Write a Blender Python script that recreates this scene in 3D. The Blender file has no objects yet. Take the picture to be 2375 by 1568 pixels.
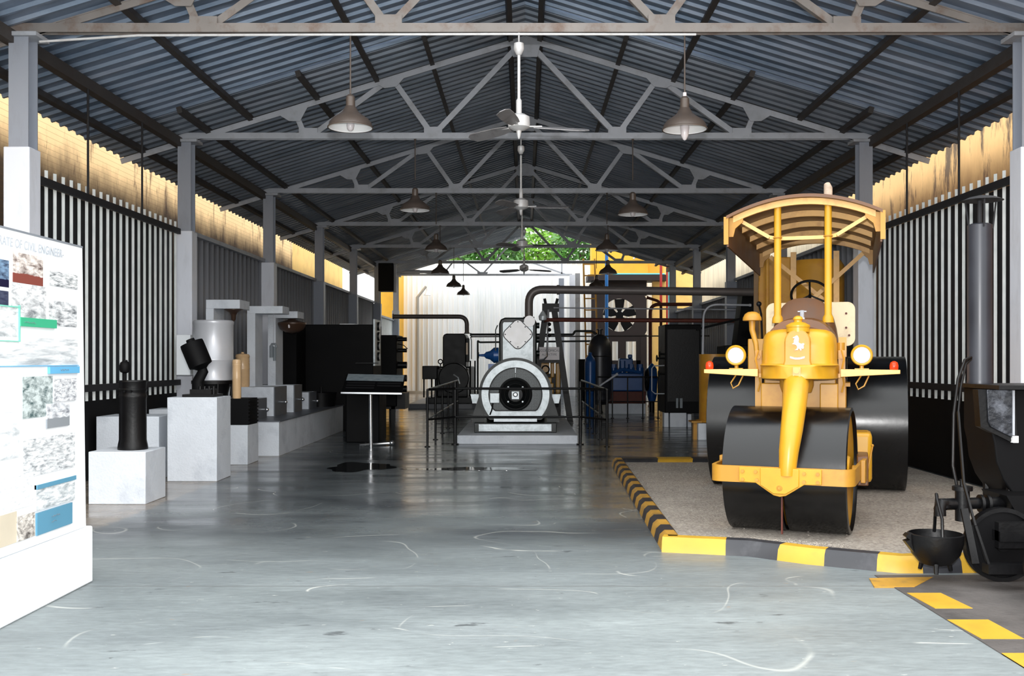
import bpy, bmesh, math, random
from math import sin, cos, pi, radians as R, atan2, hypot
from mathutils import Vector, Matrix

random.seed(11)
SC = bpy.context.scene
COL = SC.collection

# ---------------------------------------------------------------- camera
EYE = 1.6
F, VX, VY = 2330.0, 1218.0, 833.0            # focal length and vanishing point in pixels of the 2375 x 1568 frame
cd = bpy.data.cameras.new('camera')
cam = bpy.data.objects.new('camera', cd)
COL.objects.link(cam)
cam.location = (0, 0, EYE)
cam.rotation_euler = (pi / 2, 0, 0)
cd.sensor_fit = 'HORIZONTAL'
cd.sensor_width = 36
cd.lens = 36 * F / 2375
cd.shift_x = -(VX - 1187.5) / 2375
cd.shift_y = (VY - 784) / 2375
cd.clip_end = 300
SC.camera = cam

# ---------------------------------------------------------------- world, lights, exposure
w = bpy.data.worlds.new('overcast_sky')
SC.world = w
w.use_nodes = True
nt = w.node_tree
bg = nt.nodes['Background']
tc = nt.nodes.new('ShaderNodeTexCoord')
sep = nt.nodes.new('ShaderNodeSeparateXYZ')
rmp = nt.nodes.new('ShaderNodeValToRGB')
nt.links.new(tc.outputs['Generated'], sep.inputs[0])
nt.links.new(sep.outputs['Z'], rmp.inputs[0])
rmp.color_ramp.elements[0].color = (1.0, 1.01, 1.0, 1)
rmp.color_ramp.elements[1].color = (1.5, 1.55, 1.57, 1)
nt.links.new(rmp.outputs[0], bg.inputs[0])
bg.inputs[1].default_value = 1.15

fl = bpy.data.lights.new('camera_flash', 'POINT')     # the photographer's flash, just above the lens
fl.energy = 850
fl.color = (1, .99, .98)
fl.shadow_soft_size = .04
flo = bpy.data.objects.new('camera_flash', fl)
flo.location = (0.02, -0.05, EYE + .3)
COL.objects.link(flo)

SC.view_settings.view_transform = 'Standard'
SC.view_settings.look = 'None'
SC.view_settings.gamma = 1
SC.view_settings.use_curve_mapping = False
SC.view_settings.exposure = 1.08

# ---------------------------------------------------------------- helpers
def at(px, py, d):
    """point of the place that lies d metres in front of the lens on that line of sight"""
    return Vector(((px - VX) * d / F, d, EYE + (VY - py) * d / F))

def lin(c):
    return tuple(((v / 255) / 12.92 if v / 255 <= .04045 else ((v / 255 + .055) / 1.055) ** 2.4) for v in c)

class G:
    """collects shapes into one mesh; o is subtracted from every point"""
    def __init__(s, o=(0, 0, 0), M=None):
        s.bm = bmesh.new(); s.o = Vector(o); s.M = M; s.mi = 0
    def v(s, p):
        p = Vector(p) - s.o
        if s.M is not None: p = s.M @ p
        return s.bm.verts.new(p)
    def f(s, vs):
        try:
            fc = s.bm.faces.new(vs); fc.material_index = s.mi; fc.smooth = True
            return fc
        except ValueError:
            return None
    def box(s, x0, x1, y0, y1, z0, z1):
        v = [s.v((x, y, z)) for z in (z0, z1) for y in (y0, y1) for x in (x0, x1)]
        for q in ((0, 2, 3, 1), (4, 5, 7, 6), (0, 1, 5, 4), (2, 6, 7, 3), (0, 4, 6, 2), (1, 3, 7, 5)):
            s.f([v[i] for i in q])
        return s
    def rings(s, rs, closed=True, cap=True):
        """skin a list of point rings"""
        vr = [[s.v(p) for p in r] for r in rs]
        n = len(vr[0])
        for a, b in zip(vr, vr[1:]):
            for i in range(n if closed else n - 1):
                j = (i + 1) % n
                s.f([a[i], a[j], b[j], b[i]])
        if cap and closed:
            s.f(list(reversed(vr[0]))); s.f(vr[-1])
        return s
    def tube(s, pts, r, n=10, cap=True, flat=1.0):
        pts = [Vector(p) for p in pts]
        m = len(pts)
        rr = r if isinstance(r, (list, tuple)) else [r] * m
        up = None; rs = []
        for i, p in enumerate(pts):
            t = (pts[min(i + 1, m - 1)] - pts[max(i - 1, 0)]).normalized()
            if up is None:
                up = Vector((0, 0, 1)) if abs(t.z) < .9 else Vector((0, 1, 0))
            a = t.cross(up).normalized(); b = a.cross(t).normalized(); up = b
            rs.append([p + (a * cos(2 * pi * k / n) + b * sin(2 * pi * k / n) * flat) * rr[i] for k in range(n)])
        return s.rings(rs, True, cap)
    def cyl(s, p0, p1, r0, r1=None, n=24):
        return s.tube([p0, p1], [r0, r0 if r1 is None else r1], n)
    def bar(s, p0, p1, a, b=None, up=(0, 1, 0)):
        """square bar between two points, a wide across, b along up"""
        b = a if b is None else b
        p0, p1, up = Vector(p0), Vector(p1), Vector(up)
        t = (p1 - p0).normalized()
        sd = t.cross(up)
        if sd.length < .05: sd = t.cross(Vector((1, 0, 0)))
        sd.normalize(); u2 = sd.cross(t).normalized()
        rs = [[p + sd * a / 2 * i + u2 * b / 2 * j for i, j in ((-1, -1), (1, -1), (1, 1), (-1, 1))] for p in (p0, p1)]
        return s.rings(rs)
    def angle(s, p0, p1, w_, up=(0, 1, 0), t=.012):
        """steel angle: two thin legs"""
        p0, p1, up = Vector(p0), Vector(p1), Vector(up)
        tt = (p1 - p0).normalized(); sd = tt.cross(up).normalized()
        s.bar(p0, p1, w_, t, up)
        s.bar(p0 + up * w_ / 2 + sd * w_ / 2, p1 + up * w_ / 2 + sd * w_ / 2, t, w_, up)
        return s
    def lathe(s, prof, c=(0, 0, 0), axis=(0, 0, 1), n=28, cap=True):
        c = Vector(c); ax = Vector(axis).normalized()
        a = ax.orthogonal().normalized(); b = ax.cross(a)
        rs = [[c + ax * z + (a * cos(2 * pi * k / n) + b * sin(2 * pi * k / n)) * max(r, .0004) for k in range(n)] for r, z in prof]
        return s.rings(rs, True, cap)
    def prism(s, poly, fn, t0, t1):
        """extrude a 2-D polygon; fn(a, b, t) gives the point"""
        s.rings([[fn(a, b, t) for a, b in poly] for t in (t0, t1)])
        return s
    def sphere(s, c, r, n=16, sz=1.0):
        m = max(6, n // 2)
        return s.lathe([(r * sin(pi * k / m), -r * sz * cos(pi * k / m)) for k in range(m + 1)], c, n=n)
    def torus(s, c, R0, r, axis=(0, 0, 1), n=32, m=8):
        c = Vector(c); ax = Vector(axis).normalized(); a = ax.orthogonal().normalized(); b = ax.cross(a)
        rs = []
        for k in range(n):
            d = a * cos(2 * pi * k / n) + b * sin(2 * pi * k / n)
            rs.append([c + d * (R0 + r * cos(2 * pi * j / m)) + ax * r * sin(2 * pi * j / m) for j in range(m)])
        vr = [[s.v(p) for p in q] for q in rs]
        for i in range(n):
            for j in range(m):
                s.f([vr[i][j], vr[(i + 1) % n][j], vr[(i + 1) % n][(j + 1) % m], vr[i][(j + 1) % m]])
        return s
    def obj(s, name, mats, parent=None, bevel=0, loc=None, ang=35):
        me = bpy.data.meshes.new(name)
        bmesh.ops.recalc_face_normals(s.bm, faces=s.bm.faces)
        s.bm.to_mesh(me); s.bm.free()
        me.set_sharp_from_angle(angle=R(ang))
        for m in (mats if isinstance(mats, (list, tuple)) else [mats]): me.materials.append(m)
        o = bpy.data.objects.new(name, me); COL.objects.link(o)
        if parent is not None: o.parent = parent
        if loc is not None: o.location = loc
        if bevel:
            b = o.modifiers.new('bevel', 'BEVEL'); b.width = bevel; b.segments = 2; b.limit_method = 'ANGLE'
        return o

def empty(name, loc=(0, 0, 0), rz=0):
    o = bpy.data.objects.new(name, None); COL.objects.link(o)
    o.location = loc; o.rotation_euler = (0, 0, rz); o.empty_display_size = .2
    return o
def tag(o, label, cat, group=None, kind=None):
    o['label'] = label; o['category'] = cat
    if group: o['group'] = group
    if kind: o['kind'] = kind
    return o
def struct(o, label=None):
    o['kind'] = 'structure'
    if label: o['label'] = label
    return o
def copy_tree(o, parent=None, kids=None):
    if kids is None:
        kids = {}
        for q in bpy.data.objects:
            if q.parent: kids.setdefault(q.parent.name, []).append(q)
    c = o.copy(); COL.objects.link(c)
    if parent is not None: c.parent = parent
    for ch in kids.get(o.name, []): copy_tree(ch, c, kids)
    return c
def text(name, body, size, m, parent, loc, rot, depth=.002, align='CENTER', sx=1.0):
    cu = bpy.data.curves.new(name, 'FONT'); cu.body = body; cu.size = size; cu.extrude = depth
    cu.align_x = align; cu.align_y = 'CENTER'
    tmp = bpy.data.objects.new(name + '_tmp', cu); COL.objects.link(tmp)
    me = bpy.data.meshes.new_from_object(tmp.evaluated_get(bpy.context.evaluated_depsgraph_get()))
    bpy.data.objects.remove(tmp)
    me.materials.clear(); me.materials.append(m)
    o = bpy.data.objects.new(name, me); COL.objects.link(o); o.parent = parent
    o.location = loc; o.rotation_euler = rot; o.scale = (sx, 1, 1)
    return o

# ---------------------------------------------------------------- materials
def mat(name, c, rough=.55, metal=0.0, var=.12, scale=3.0, dirt=None, dirt_amt=.45, dirt_scale=2.0, bump=0.0, bscale=60, spec=.5, stretch=(1, 1, 1), emit=None):
    m = bpy.data.materials.new(name); m.use_nodes = True
    n = m.node_tree.nodes; L = m.node_tree.links
    b = n['Principled BSDF']
    c = lin(c)
    tcn = n.new('ShaderNodeTexCoord'); mp = n.new('ShaderNodeMapping'); mp.inputs['Scale'].default_value = stretch
    L.new(tcn.outputs['Object'], mp.inputs[0])
    nz = n.new('ShaderNodeTexNoise'); nz.inputs['Scale'].default_value = scale; nz.inputs['Detail'].default_value = 6
    L.new(mp.outputs[0], nz.inputs['Vector'])
    cr = n.new('ShaderNodeValToRGB')
    cr.color_ramp.elements[0].position = .3; cr.color_ramp.elements[1].position = .7
    cr.color_ramp.elements[0].color = tuple(v * (1 - var) for v in c) + (1,)
    cr.color_ramp.elements[1].color = tuple(min(1, v * (1 + var)) for v in c) + (1,)
    L.new(nz.outputs[0], cr.inputs[0])
    out = cr.outputs[0]
    if dirt:
        n2 = n.new('ShaderNodeTexNoise'); n2.inputs['Scale'].default_value = dirt_scale; n2.inputs['Detail'].default_value = 9; n2.inputs['Roughness'].default_value = .65
        L.new(mp.outputs[0], n2.inputs['Vector'])
        r2 = n.new('ShaderNodeValToRGB'); r2.color_ramp.elements[0].position = .5; r2.color_ramp.elements[1].position = .72
        r2.color_ramp.elements[1].color = (dirt_amt, dirt_amt, dirt_amt, 1)
        L.new(n2.outputs[0], r2.inputs[0])
        mx = n.new('ShaderNodeMixRGB'); mx.inputs[2].default_value = lin(dirt) + (1,)
        L.new(r2.outputs[0], mx.inputs[0]); L.new(out, mx.inputs[1]); out = mx.outputs[0]
    L.new(out, b.inputs['Base Color'])
    rr = n.new('ShaderNodeMapRange'); rr.inputs[3].default_value = max(0, rough - .08); rr.inputs[4].default_value = min(1, rough + .1)
    L.new(nz.outputs[0], rr.inputs[0]); L.new(rr.outputs[0], b.inputs['Roughness'])
    b.inputs['Metallic'].default_value = metal
    b.inputs['Specular IOR Level'].default_value = spec
    if bump:
        n3 = n.new('ShaderNodeTexNoise'); n3.inputs['Scale'].default_value = bscale; n3.inputs['Detail'].default_value = 4
        L.new(mp.outputs[0], n3.inputs['Vector'])
        bp = n.new('ShaderNodeBump'); bp.inputs['Strength'].default_value = bump; bp.inputs['Distance'].default_value = .02
        L.new(n3.outputs[0], bp.inputs['Height']); L.new(bp.outputs[0], b.inputs['Normal'])
    return m

M = {}
M['steel'] = mat('grey_steel_paint', (176, 180, 188), .5, .05, .08, 2, (104, 98, 92), .4, 3)
M['steel_rust'] = mat('grey_steel_paint_rusty', (138, 132, 128), .55, .1, .12, 3, (105, 72, 50), .75, 4)
M['steel_dark'] = mat('dark_purlin_steel', (70, 66, 64), .6, .2, .15, 4, (60, 42, 34), .5, 3)
M['column'] = mat('column_paint', (150, 156, 168), .45, .1, .07, 1.5, (108, 108, 108), .35, 3, stretch=(1, 1, .3))
M['column_low'] = mat('column_casing_paint', (232, 236, 246), .45, .0, .06, 1.5, (130, 128, 125), .3, 3, stretch=(1, 1, .25))
M['slat'] = mat('galvanised_slat', (240, 248, 248), .4, .0, .1, 4)
M['rail_dark'] = mat('dark_rail_paint', (38, 38, 41), .6, .0, .12, 5, spec=.25)
M['clad'] = mat('grey_sheet_cladding', (150, 153, 160), .5, .1, .1, 1, (104, 102, 102), .4, 2, stretch=(1, 1, .2))
M['dwarf'] = mat('black_wall_paint', (14, 14, 16), .7, 0, .2, 2, (30, 28, 25), .3, 2, spec=.15)
M['white_block'] = mat('whitewashed_concrete', (218, 224, 232), .75, 0, .05, 2.5, (158, 166, 178), .5, 2.2, bump=.25, bscale=40)
M['white_side'] = mat('grey_painted_concrete', (165, 168, 172), .7, 0, .06, 2.5, (118, 120, 126), .5, 2.2, bump=.25, bscale=40)
M['grey_tile'] = mat('grey_tile', (98, 102, 110), .4, 0, .06, 4)
M['board'] = mat('white_board', (238, 242, 246), .35, 0, .02, 2)
M['black_iron'] = mat('black_painted_iron', (9, 9, 11), .42, .0, .25, 4, bump=.1, bscale=30, spec=.3)
M['black_matt'] = mat('black_matt_iron', (8, 8, 10), .6, .0, .2, 3, spec=.15)
M['black_drum'] = mat('black_roller_paint', (9, 10, 12), .24, .0, .3, 1.5, (24, 26, 32), .3, 1.2, bump=.03, bscale=12)
M['yellow'] = mat('yellow_machine_paint', (204, 152, 36), .32, 0, .06, 3, (196, 120, 35), .35, 2.5)
M['ochre'] = mat('ochre_machine_paint', (188, 136, 44), .42, 0, .08, 4, (150, 92, 40), .55, 4)
M['brown'] = mat('dull_brown_paint', (106, 68, 36), .42, 0, .12, 4, (84, 66, 56), .6, 3)
M['cream'] = mat('cream_panel_paint', (238, 218, 178), .45, 0, .05, 4, (160, 120, 85), .4, 7)
M['glass_white'] = mat('headlamp_glass', (240, 242, 250), .12, 0, .04, 20)
M['chrome'] = mat('polished_steel', (225, 228, 232), .18, .95, .04, 8)
M['red_lens'] = mat('red_lens', (225, 60, 20), .2, 0, .1, 20)
M['silver'] = mat('silver_casting', (196, 204, 208), .38, .35, .14, 8, (120, 132, 134), .6, 6, bump=.15, bscale=25)
M['silver_bright'] = mat('bright_cover_plate', (252, 252, 255), .4, .1, .04, 6)
M['green_dark'] = mat('dark_green_engine_paint', (13, 23, 22), .38, .0, .25, 5, (10, 13, 13), .6, 4, spec=.35)
M['engine_dark'] = mat('dark_engine_casting', (13, 16, 17), .42, .0, .25, 5, spec=.3)
M['pipe'] = mat('grey_brown_pipe_paint', (104, 98, 96), .42, .2, .1, 3)
M['rust_pipe'] = mat('rusty_pipe', (96, 44, 32), .6, .1, .2, 8)
M['blue'] = mat('blue_machine_paint', (26, 78, 142), .3, .05, .15, 4, (14, 30, 56), .5, 4)
M['blue_pipe'] = mat('blue_pipe_paint', (30, 105, 175), .4, 0, .08, 3)
M['cyan_pipe'] = mat('cyan_pipe_paint', (90, 190, 205), .4, 0, .08, 3)
M['red_pipe'] = mat('red_pipe_paint', (170, 40, 40), .45, 0, .1, 3)
M['lamp_out'] = mat('brown_grey_enamel', (88, 78, 72), .35, .1, .08, 6, (60, 50, 45), .4, 6)
M['lamp_in'] = mat('white_enamel', (255, 255, 255), .4, 0, .02, 6)
M['lamp_in']  # interior of the shades
M['bulb'] = mat('milky_bulb_glass', (225, 218, 220), .15, 0, .03, 8)
M['fan_white'] = mat('white_fan_enamel', (215, 215, 216), .35, .1, .06, 8, (150, 140, 130), .4, 9)
M['fan_blade'] = mat('worn_fan_blade', (158, 156, 158), .4, .3, .1, 6, (95, 88, 84), .6, 8)
M['beige'] = mat('beige_stoneware', (222, 186, 142), .24, 0, .06, 5)
M['white_enamel'] = mat('white_enamel_drum', (206, 208, 214), .3, .2, .03, 4)
M['bronze'] = mat('brown_glass_bowl', (76, 56, 44), .3, .2, .15, 6)
M['plastic_grey'] = mat('grey_box', (120, 128, 134), .5, 0, .08, 4)
M['sign_white'] = mat('white_sign_board', (250, 246, 250), .5, 0, .04, 6)
M['ink'] = mat('grey_ink', (120, 126, 134), .6, 0, .05, 6)
M['ink_light'] = mat('faint_grey_ink', (176, 182, 190), .6, 0, .03, 6)
M['bark'] = mat('bark', (90, 72, 56), .9, 0, .2, 6)
M['leaf'] = mat('bright_leaf', (110, 160, 40), .5, 0, .35, 2)
M['leaf2'] = mat('deep_leaf', (60, 110, 32), .5, 0, .35, 2)
M['ground'] = mat('yard_concrete', (176, 172, 164), .8, 0, .08, 1, (120, 112, 100), .4, 1)
M['yellow_bldg'] = mat('yellow_rendered_wall', (236, 180, 60), .8, 0, .05, 1, (190, 130, 70), .3, 1.5)
M['cream_bldg'] = mat('cream_rendered_wall', (242, 200, 120), .8, 0, .05, 1, (170, 130, 80), .3, 1.5)
M['dark_frame'] = mat('dark_tower_boarding', (38, 28, 28), .7, 0, .2, 2)
M['curb_y'] = mat('curb_yellow_paint', (196, 154, 48), .45, 0, .07, 4, (160, 125, 50), .4, 5)
M['curb_k'] = mat('curb_black_paint', (46, 47, 52), .45, 0, .15, 4, (92, 92, 96), .4, 5)
M['curb_y_old'] = mat('worn_curb_yellow', (176, 132, 48), .55, 0, .15, 5, (86, 76, 60), .6, 6)
M['curb_k_old'] = mat('worn_curb_black', (44, 40, 42), .55, 0, .15, 4, (80, 74, 70), .5, 5)

def nodes_of(name):
    m = bpy.data.materials.new(name); m.use_nodes = True
    return m, m.node_tree.nodes, m.node_tree.links, m.node_tree.nodes['Principled BSDF']
def ramp(n, L, src, p0, c0, p1, c1, interp='LINEAR'):
    r = n.new('ShaderNodeValToRGB'); e = r.color_ramp.elements
    r.color_ramp.interpolation = interp
    e[0].position = p0; e[1].position = p1
    e[0].color = (c0,) * 3 + (1,) if isinstance(c0, (int, float)) else tuple(c0) + (1,)
    e[1].color = (c1,) * 3 + (1,) if isinstance(c1, (int, float)) else tuple(c1) + (1,)
    L.new(src, r.inputs[0]); return r.outputs[0]
def noise(n, L, vec, scale, detail=5, rough=.55, dist=0.0):
    t = n.new('ShaderNodeTexNoise'); t.inputs['Scale'].default_value = scale; t.inputs['Detail'].default_value = detail
    t.inputs['Roughness'].default_value = rough; t.inputs['Distortion'].default_value = dist
    L.new(vec, t.inputs['Vector']); return t.outputs[0]
def mapping(n, L, vec, sc=(1, 1, 1), rot=(0, 0, 0)):
    mp = n.new('ShaderNodeMapping'); mp.inputs['Scale'].default_value = sc; mp.inputs['Rotation'].default_value = rot
    L.new(vec, mp.inputs[0]); return mp.outputs[0]
def mixc(n, L, fac, a, b):
    mx = n.new('ShaderNodeMixRGB')
    if isinstance(fac, (int, float)): mx.inputs[0].default_value = fac
    else: L.new(fac, mx.inputs[0])
    for i, q in ((1, a), (2, b)):
        if isinstance(q, tuple): mx.inputs[i].default_value = q[:3] + (1,)
        else: L.new(q, mx.inputs[i])
    return mx.outputs[0]
def math_(n, L, op, a, b=None, c=None, clamp=False):
    t = n.new('ShaderNodeMath'); t.operation = op; t.use_clamp = clamp
    for i, q in enumerate((a, b, c)):
        if q is None: continue
        if isinstance(q, (int, float)): t.inputs[i].default_value = q
        else: L.new(q, t.inputs[i])
    return t.outputs[0]

# floor: worn grey epoxy with scratches, oil marks, slab joints, bare concrete by the left wall
m, n, L, b = nodes_of('worn_grey_epoxy_floor'); M['floor'] = m
oc = n.new('ShaderNodeTexCoord').outputs['Object']
sp = n.new('ShaderNodeSeparateXYZ'); L.new(oc, sp.inputs[0]); SX, SY = sp.outputs[0], sp.outputs[1]
base = ramp(n, L, noise(n, L, mapping(n, L, oc, (.5, 1.6, 1)), .8, 8, .6), .3, lin((108, 115, 117)), .72, lin((142, 150, 151)))
fine = ramp(n, L, noise(n, L, mapping(n, L, oc, (2.5, 9, 1)), 3, 8, .7), .35, .80, .65, 1.1)
mul = n.new('ShaderNodeMixRGB'); mul.blend_type = 'MULTIPLY'; mul.inputs[0].default_value = 1
L.new(base, mul.inputs[1]); L.new(fine, mul.inputs[2]); col = mul.outputs[0]
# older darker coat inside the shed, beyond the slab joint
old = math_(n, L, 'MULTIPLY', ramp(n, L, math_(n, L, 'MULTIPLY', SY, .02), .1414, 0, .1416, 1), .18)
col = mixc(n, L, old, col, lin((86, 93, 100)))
# oil patches plus the roof's shade, painted darker from the shed mouth inward
oil_shade = math_(n, L, 'MULTIPLY', ramp(n, L, noise(n, L, mapping(n, L, oc, (.7, 1.4, 1)), .6, 7), .36, .3, .62, .8), ramp(n, L, math_(n, L, 'MULTIPLY', SY, .02), .16, 0, .185, 1))
col = mixc(n, L, oil_shade, col, lin((50, 54, 60)))
# dark oil spots
sp1 = ramp(n, L, noise(n, L, mapping(n, L, oc, (1.6, 4, 1)), 1.3, 5, .6), .655, 0, .7, .7)
col = mixc(n, L, sp1, col, lin((52, 55, 58)))
sp3 = ramp(n, L, noise(n, L, mapping(n, L, oc, (3, 8, 1)), 3.1, 4, .6), .69, 0, .72, .7)
col = mixc(n, L, sp3, col, lin((60, 62, 64)))
# bare brownish concrete by the left displays
bm_ = math_(n, L, 'ADD', SX, math_(n, L, 'MULTIPLY', noise(n, L, oc, 3, 4), .35))
bare = math_(n, L, 'MULTIPLY', ramp(n, L, math_(n, L, 'MULTIPLY', math_(n, L, 'ADD', bm_, 10), .1), .612, 1, .618, 0), ramp(n, L, math_(n, L, 'MULTIPLY', SY, .05), .47, 0, .49, 1))
bcol = ramp(n, L, noise(n, L, oc, 5, 8, .7), .3, lin((104, 94, 84)), .7, lin((150, 138, 124)))
col = mixc(n, L, bare, col, bcol)
# white chalky scratches and drips
sc1 = noise(n, L, mapping(n, L, oc, (1, 2.2, 1), (0, 0, .4)), .5, 1, .3, .15)
ln1 = ramp(n, L, math_(n, L, 'ABSOLUTE', math_(n, L, 'SUBTRACT', sc1, .5)), .0006, .6, .0016, 0)
msk = ramp(n, L, noise(n, L, oc, 1.1, 3), .55, 0, .6, 1)
ln1 = math_(n, L, 'MULTIPLY', ln1, msk)
sc2 = noise(n, L, mapping(n, L, oc, (2, 7, 1), (0, 0, -.12)), 5, 3, .6)
sp2 = ramp(n, L, sc2, .70, 0, .73, .55)
sc3 = noise(n, L, mapping(n, L, oc, (1.5, 1.5, 1), (0, 0, 1.2)), .45, 1, .3, .1)
ln3 = ramp(n, L, math_(n, L, 'ABSOLUTE', math_(n, L, 'SUBTRACT', sc3, .47)), .0006, .3, .0014, 0)
ln1 = math_(n, L, 'MAXIMUM', ln1, math_(n, L, 'MULTIPLY', ln3, ramp(n, L, noise(n, L, oc, .8, 2), .5, 0, .55, 1)))
white = math_(n, L, 'MAXIMUM', ln1, sp2)
col = mixc(n, L, white, col, lin((222, 222, 214)))
brn = ramp(n, L, noise(n, L, mapping(n, L, oc, (3, 6, 1)), 2.2, 3), .72, 0, .75, .45)
col = mixc(n, L, brn, col, lin((150, 122, 92)))
# slab joint
jt = ramp(n, L, math_(n, L, 'ABSOLUTE', math_(n, L, 'SUBTRACT', SY, 7.08)), .004, .6, .014, 0)
col = mixc(n, L, jt, col, lin((92, 92, 92)))
L.new(col, b.inputs['Base Color'])
wet = ramp(n, L, noise(n, L, mapping(n, L, oc, (.6, 1.8, 1)), 1.1, 5), .38, .27, .66, .09)
fr = ramp(n, L, math_(n, L, 'MULTIPLY', SY, .05), .34, .34, .56, 0.0)
L.new(math_(n, L, 'ADD', wet, fr, clamp=True), b.inputs['Roughness'])
bp = n.new('ShaderNodeBump'); bp.inputs['Strength'].default_value = .12; bp.inputs['Distance'].default_value = .015
L.new(noise(n, L, mapping(n, L, oc, (1.2, 3.0, 1)), 6, 7), bp.inputs['Height']); L.new(bp.outputs[0], b.inputs['Normal'])

# roof sheets
def roof_mat(name, c0, c1):
    m, n, L, b = nodes_of(name)
    oc = n.new('ShaderNodeTexCoord').outputs['Object']
    base = ramp(n, L, noise(n, L, mapping(n, L, oc, (.5, 1.6, 1)), .9, 7, .65), .35, lin(c0), .65, lin(c1))
    st = ramp(n, L, noise(n, L, mapping(n, L, oc, (.5, 6, 1)), 1.5, 5), .55, 0, .75, .5)
    col = mixc(n, L, st, base, lin((150, 150, 160)))
    L.new(col, b.inputs['Base Color']); b.inputs['Metallic'].default_value = .5; b.inputs['Roughness'].default_value = .36
    return m
M['roof_front'] = roof_mat('galvanised_roof_sheet_bluish', (110, 128, 150), (162, 176, 196))
M['roof_back'] = roof_mat('galvanised_roof_sheet_grey', (112, 122, 134), (150, 158, 170))

# neighbouring mouldy rendered wall
def mould(name, c, k, streak, brick, band=None):
    m, n, L, b = nodes_of(name)
    oc = n.new('ShaderNodeTexCoord').outputs['Object']
    col = ramp(n, L, noise(n, L, oc, .8, 6), .3, lin(c), .7, lin(tuple(min(255, v * 1.05) for v in c)))
    st = ramp(n, L, noise(n, L, mapping(n, L, oc, (1, 2.4, .55)), 1.6, 9, .68), streak, 0, streak + .1, .85)
    col = mixc(n, L, st, col, lin(k))
    sz = n.new('ShaderNodeSeparateXYZ'); L.new(oc, sz.inputs[0])
    if band:      # mould and damp plus painted-in eave shade, darker low down, with a ragged edge
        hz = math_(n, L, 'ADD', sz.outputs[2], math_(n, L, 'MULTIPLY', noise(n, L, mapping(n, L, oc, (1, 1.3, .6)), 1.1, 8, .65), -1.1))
        damp_shade = ramp(n, L, math_(n, L, 'MULTIPLY', hz, .1), band[0], .93, band[1], 0)
        col = mixc(n, L, damp_shade, col, lin(band[2]))
    if brick:
        jr = ramp(n, L, math_(n, L, 'FRACT', math_(n, L, 'MULTIPLY', sz.outputs[2], 11)), .04, .5, .12, 0)
        col = mixc(n, L, jr, col, lin((120, 84, 48)))
    L.new(col, b.inputs['Base Color']); b.inputs['Roughness'].default_value = .9
    return m
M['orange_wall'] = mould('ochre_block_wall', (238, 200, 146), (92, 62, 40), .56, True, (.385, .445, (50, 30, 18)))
M['mould_wall'] = mould('ochre_mouldy_render', (236, 190, 128), (58, 54, 56), .515, False, (.35, .45, (120, 74, 34)))

# white corrugated boundary sheets
m, n, L, b = nodes_of('white_boundary_sheet'); M['white_sheet'] = m
oc = n.new('ShaderNodeTexCoord').outputs['Object']
col = ramp(n, L, noise(n, L, mapping(n, L, oc, (6, 1, .3)), 1, 5), .3, lin((238, 243, 245)), .7, lin((252, 253, 254)))
L.new(mixc(n, L, ramp(n, L, noise(n, L, mapping(n, L, oc, (3, 1, .25)), 1.3, 6), .6, 0, .75, .4), col, lin((196, 204, 200))), b.inputs['Base Color'])
b.inputs['Roughness'].default_value = .5

# gravel
m, n, L, b = nodes_of('grey_gravel'); M['gravel'] = m
oc = n.new('ShaderNodeTexCoord').outputs['Object']
vo = n.new('ShaderNodeTexVoronoi'); vo.inputs['Scale'].default_value = 42; L.new(oc, vo.inputs['Vector'])
g1 = ramp(n, L, vo.outputs['Color'], .1, lin((120, 112, 104)), .9, lin((196, 188, 176)))
g2 = ramp(n, L, noise(n, L, oc, 1.2, 8, .7), .35, lin((128, 120, 112)), .7, lin((172, 164, 154)))
L.new(mixc(n, L, .5, g1, g2), b.inputs['Base Color']); b.inputs['Roughness'].default_value = .95
bp = n.new('ShaderNodeBump'); bp.inputs['Strength'].default_value = .9; bp.inputs['Distance'].default_value = .012
L.new(vo.outputs['Distance'], bp.inputs['Height']); L.new(bp.outputs[0], b.inputs['Normal'])

# asphalt strip
M['exh'] = mat('weathered_exhaust_tip', (190, 170, 150), .6, .1, .2, 12, (120, 100, 90), .6, 9)
M['chimney'] = mat('blue_black_chimney_paint', (46, 48, 55), .35, .1, .15, 4)
M['ochre_light'] = mat('faded_ochre_paint', (236, 186, 112), .45, 0, .08, 5, (176, 112, 60), .5, 6)
M['cream_streak'] = mat('cream_streaked_wall', (240, 224, 194), .8, 0, .16, 5, (150, 120, 90), .5, 4, stretch=(1, 2.5, .12))
M['door_iron'] = mat('mottled_glossy_iron', (44, 46, 52), .22, .3, .4, 9, (120, 124, 134), .7, 9, bump=.5, bscale=14)
M['badge'] = mat('pale_blue_enamel_badge', (186, 206, 222), .3, 0, .03, 9)
M['puddle'] = mat('dark_water', (26, 28, 30), .03, 0, .05, 2)
M['asphalt'] = mat('dark_worn_ground', (84, 80, 78), .7, 0, .25, 2.5, (44, 42, 42), .7, 2, bump=.3, bscale=30)

# perforated grille of the generator
m, n, L, b = nodes_of('perforated_grille'); M['grille'] = m
oc = n.new('ShaderNodeTexCoord').outputs['Object']
vo = n.new('ShaderNodeTexVoronoi'); vo.inputs['Scale'].default_value = 46; vo.inputs['Randomness'].default_value = .15; L.new(mapping(n, L, oc, (1, .01, 1)), vo.inputs['Vector'])
L.new(ramp(n, L, vo.outputs['Distance'], .34, lin((8, 9, 10)), .46, lin((84, 90, 92))), b.inputs['Base Color'])
b.inputs['Roughness'].default_value = .4; b.inputs['Metallic'].default_value = .3

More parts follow.
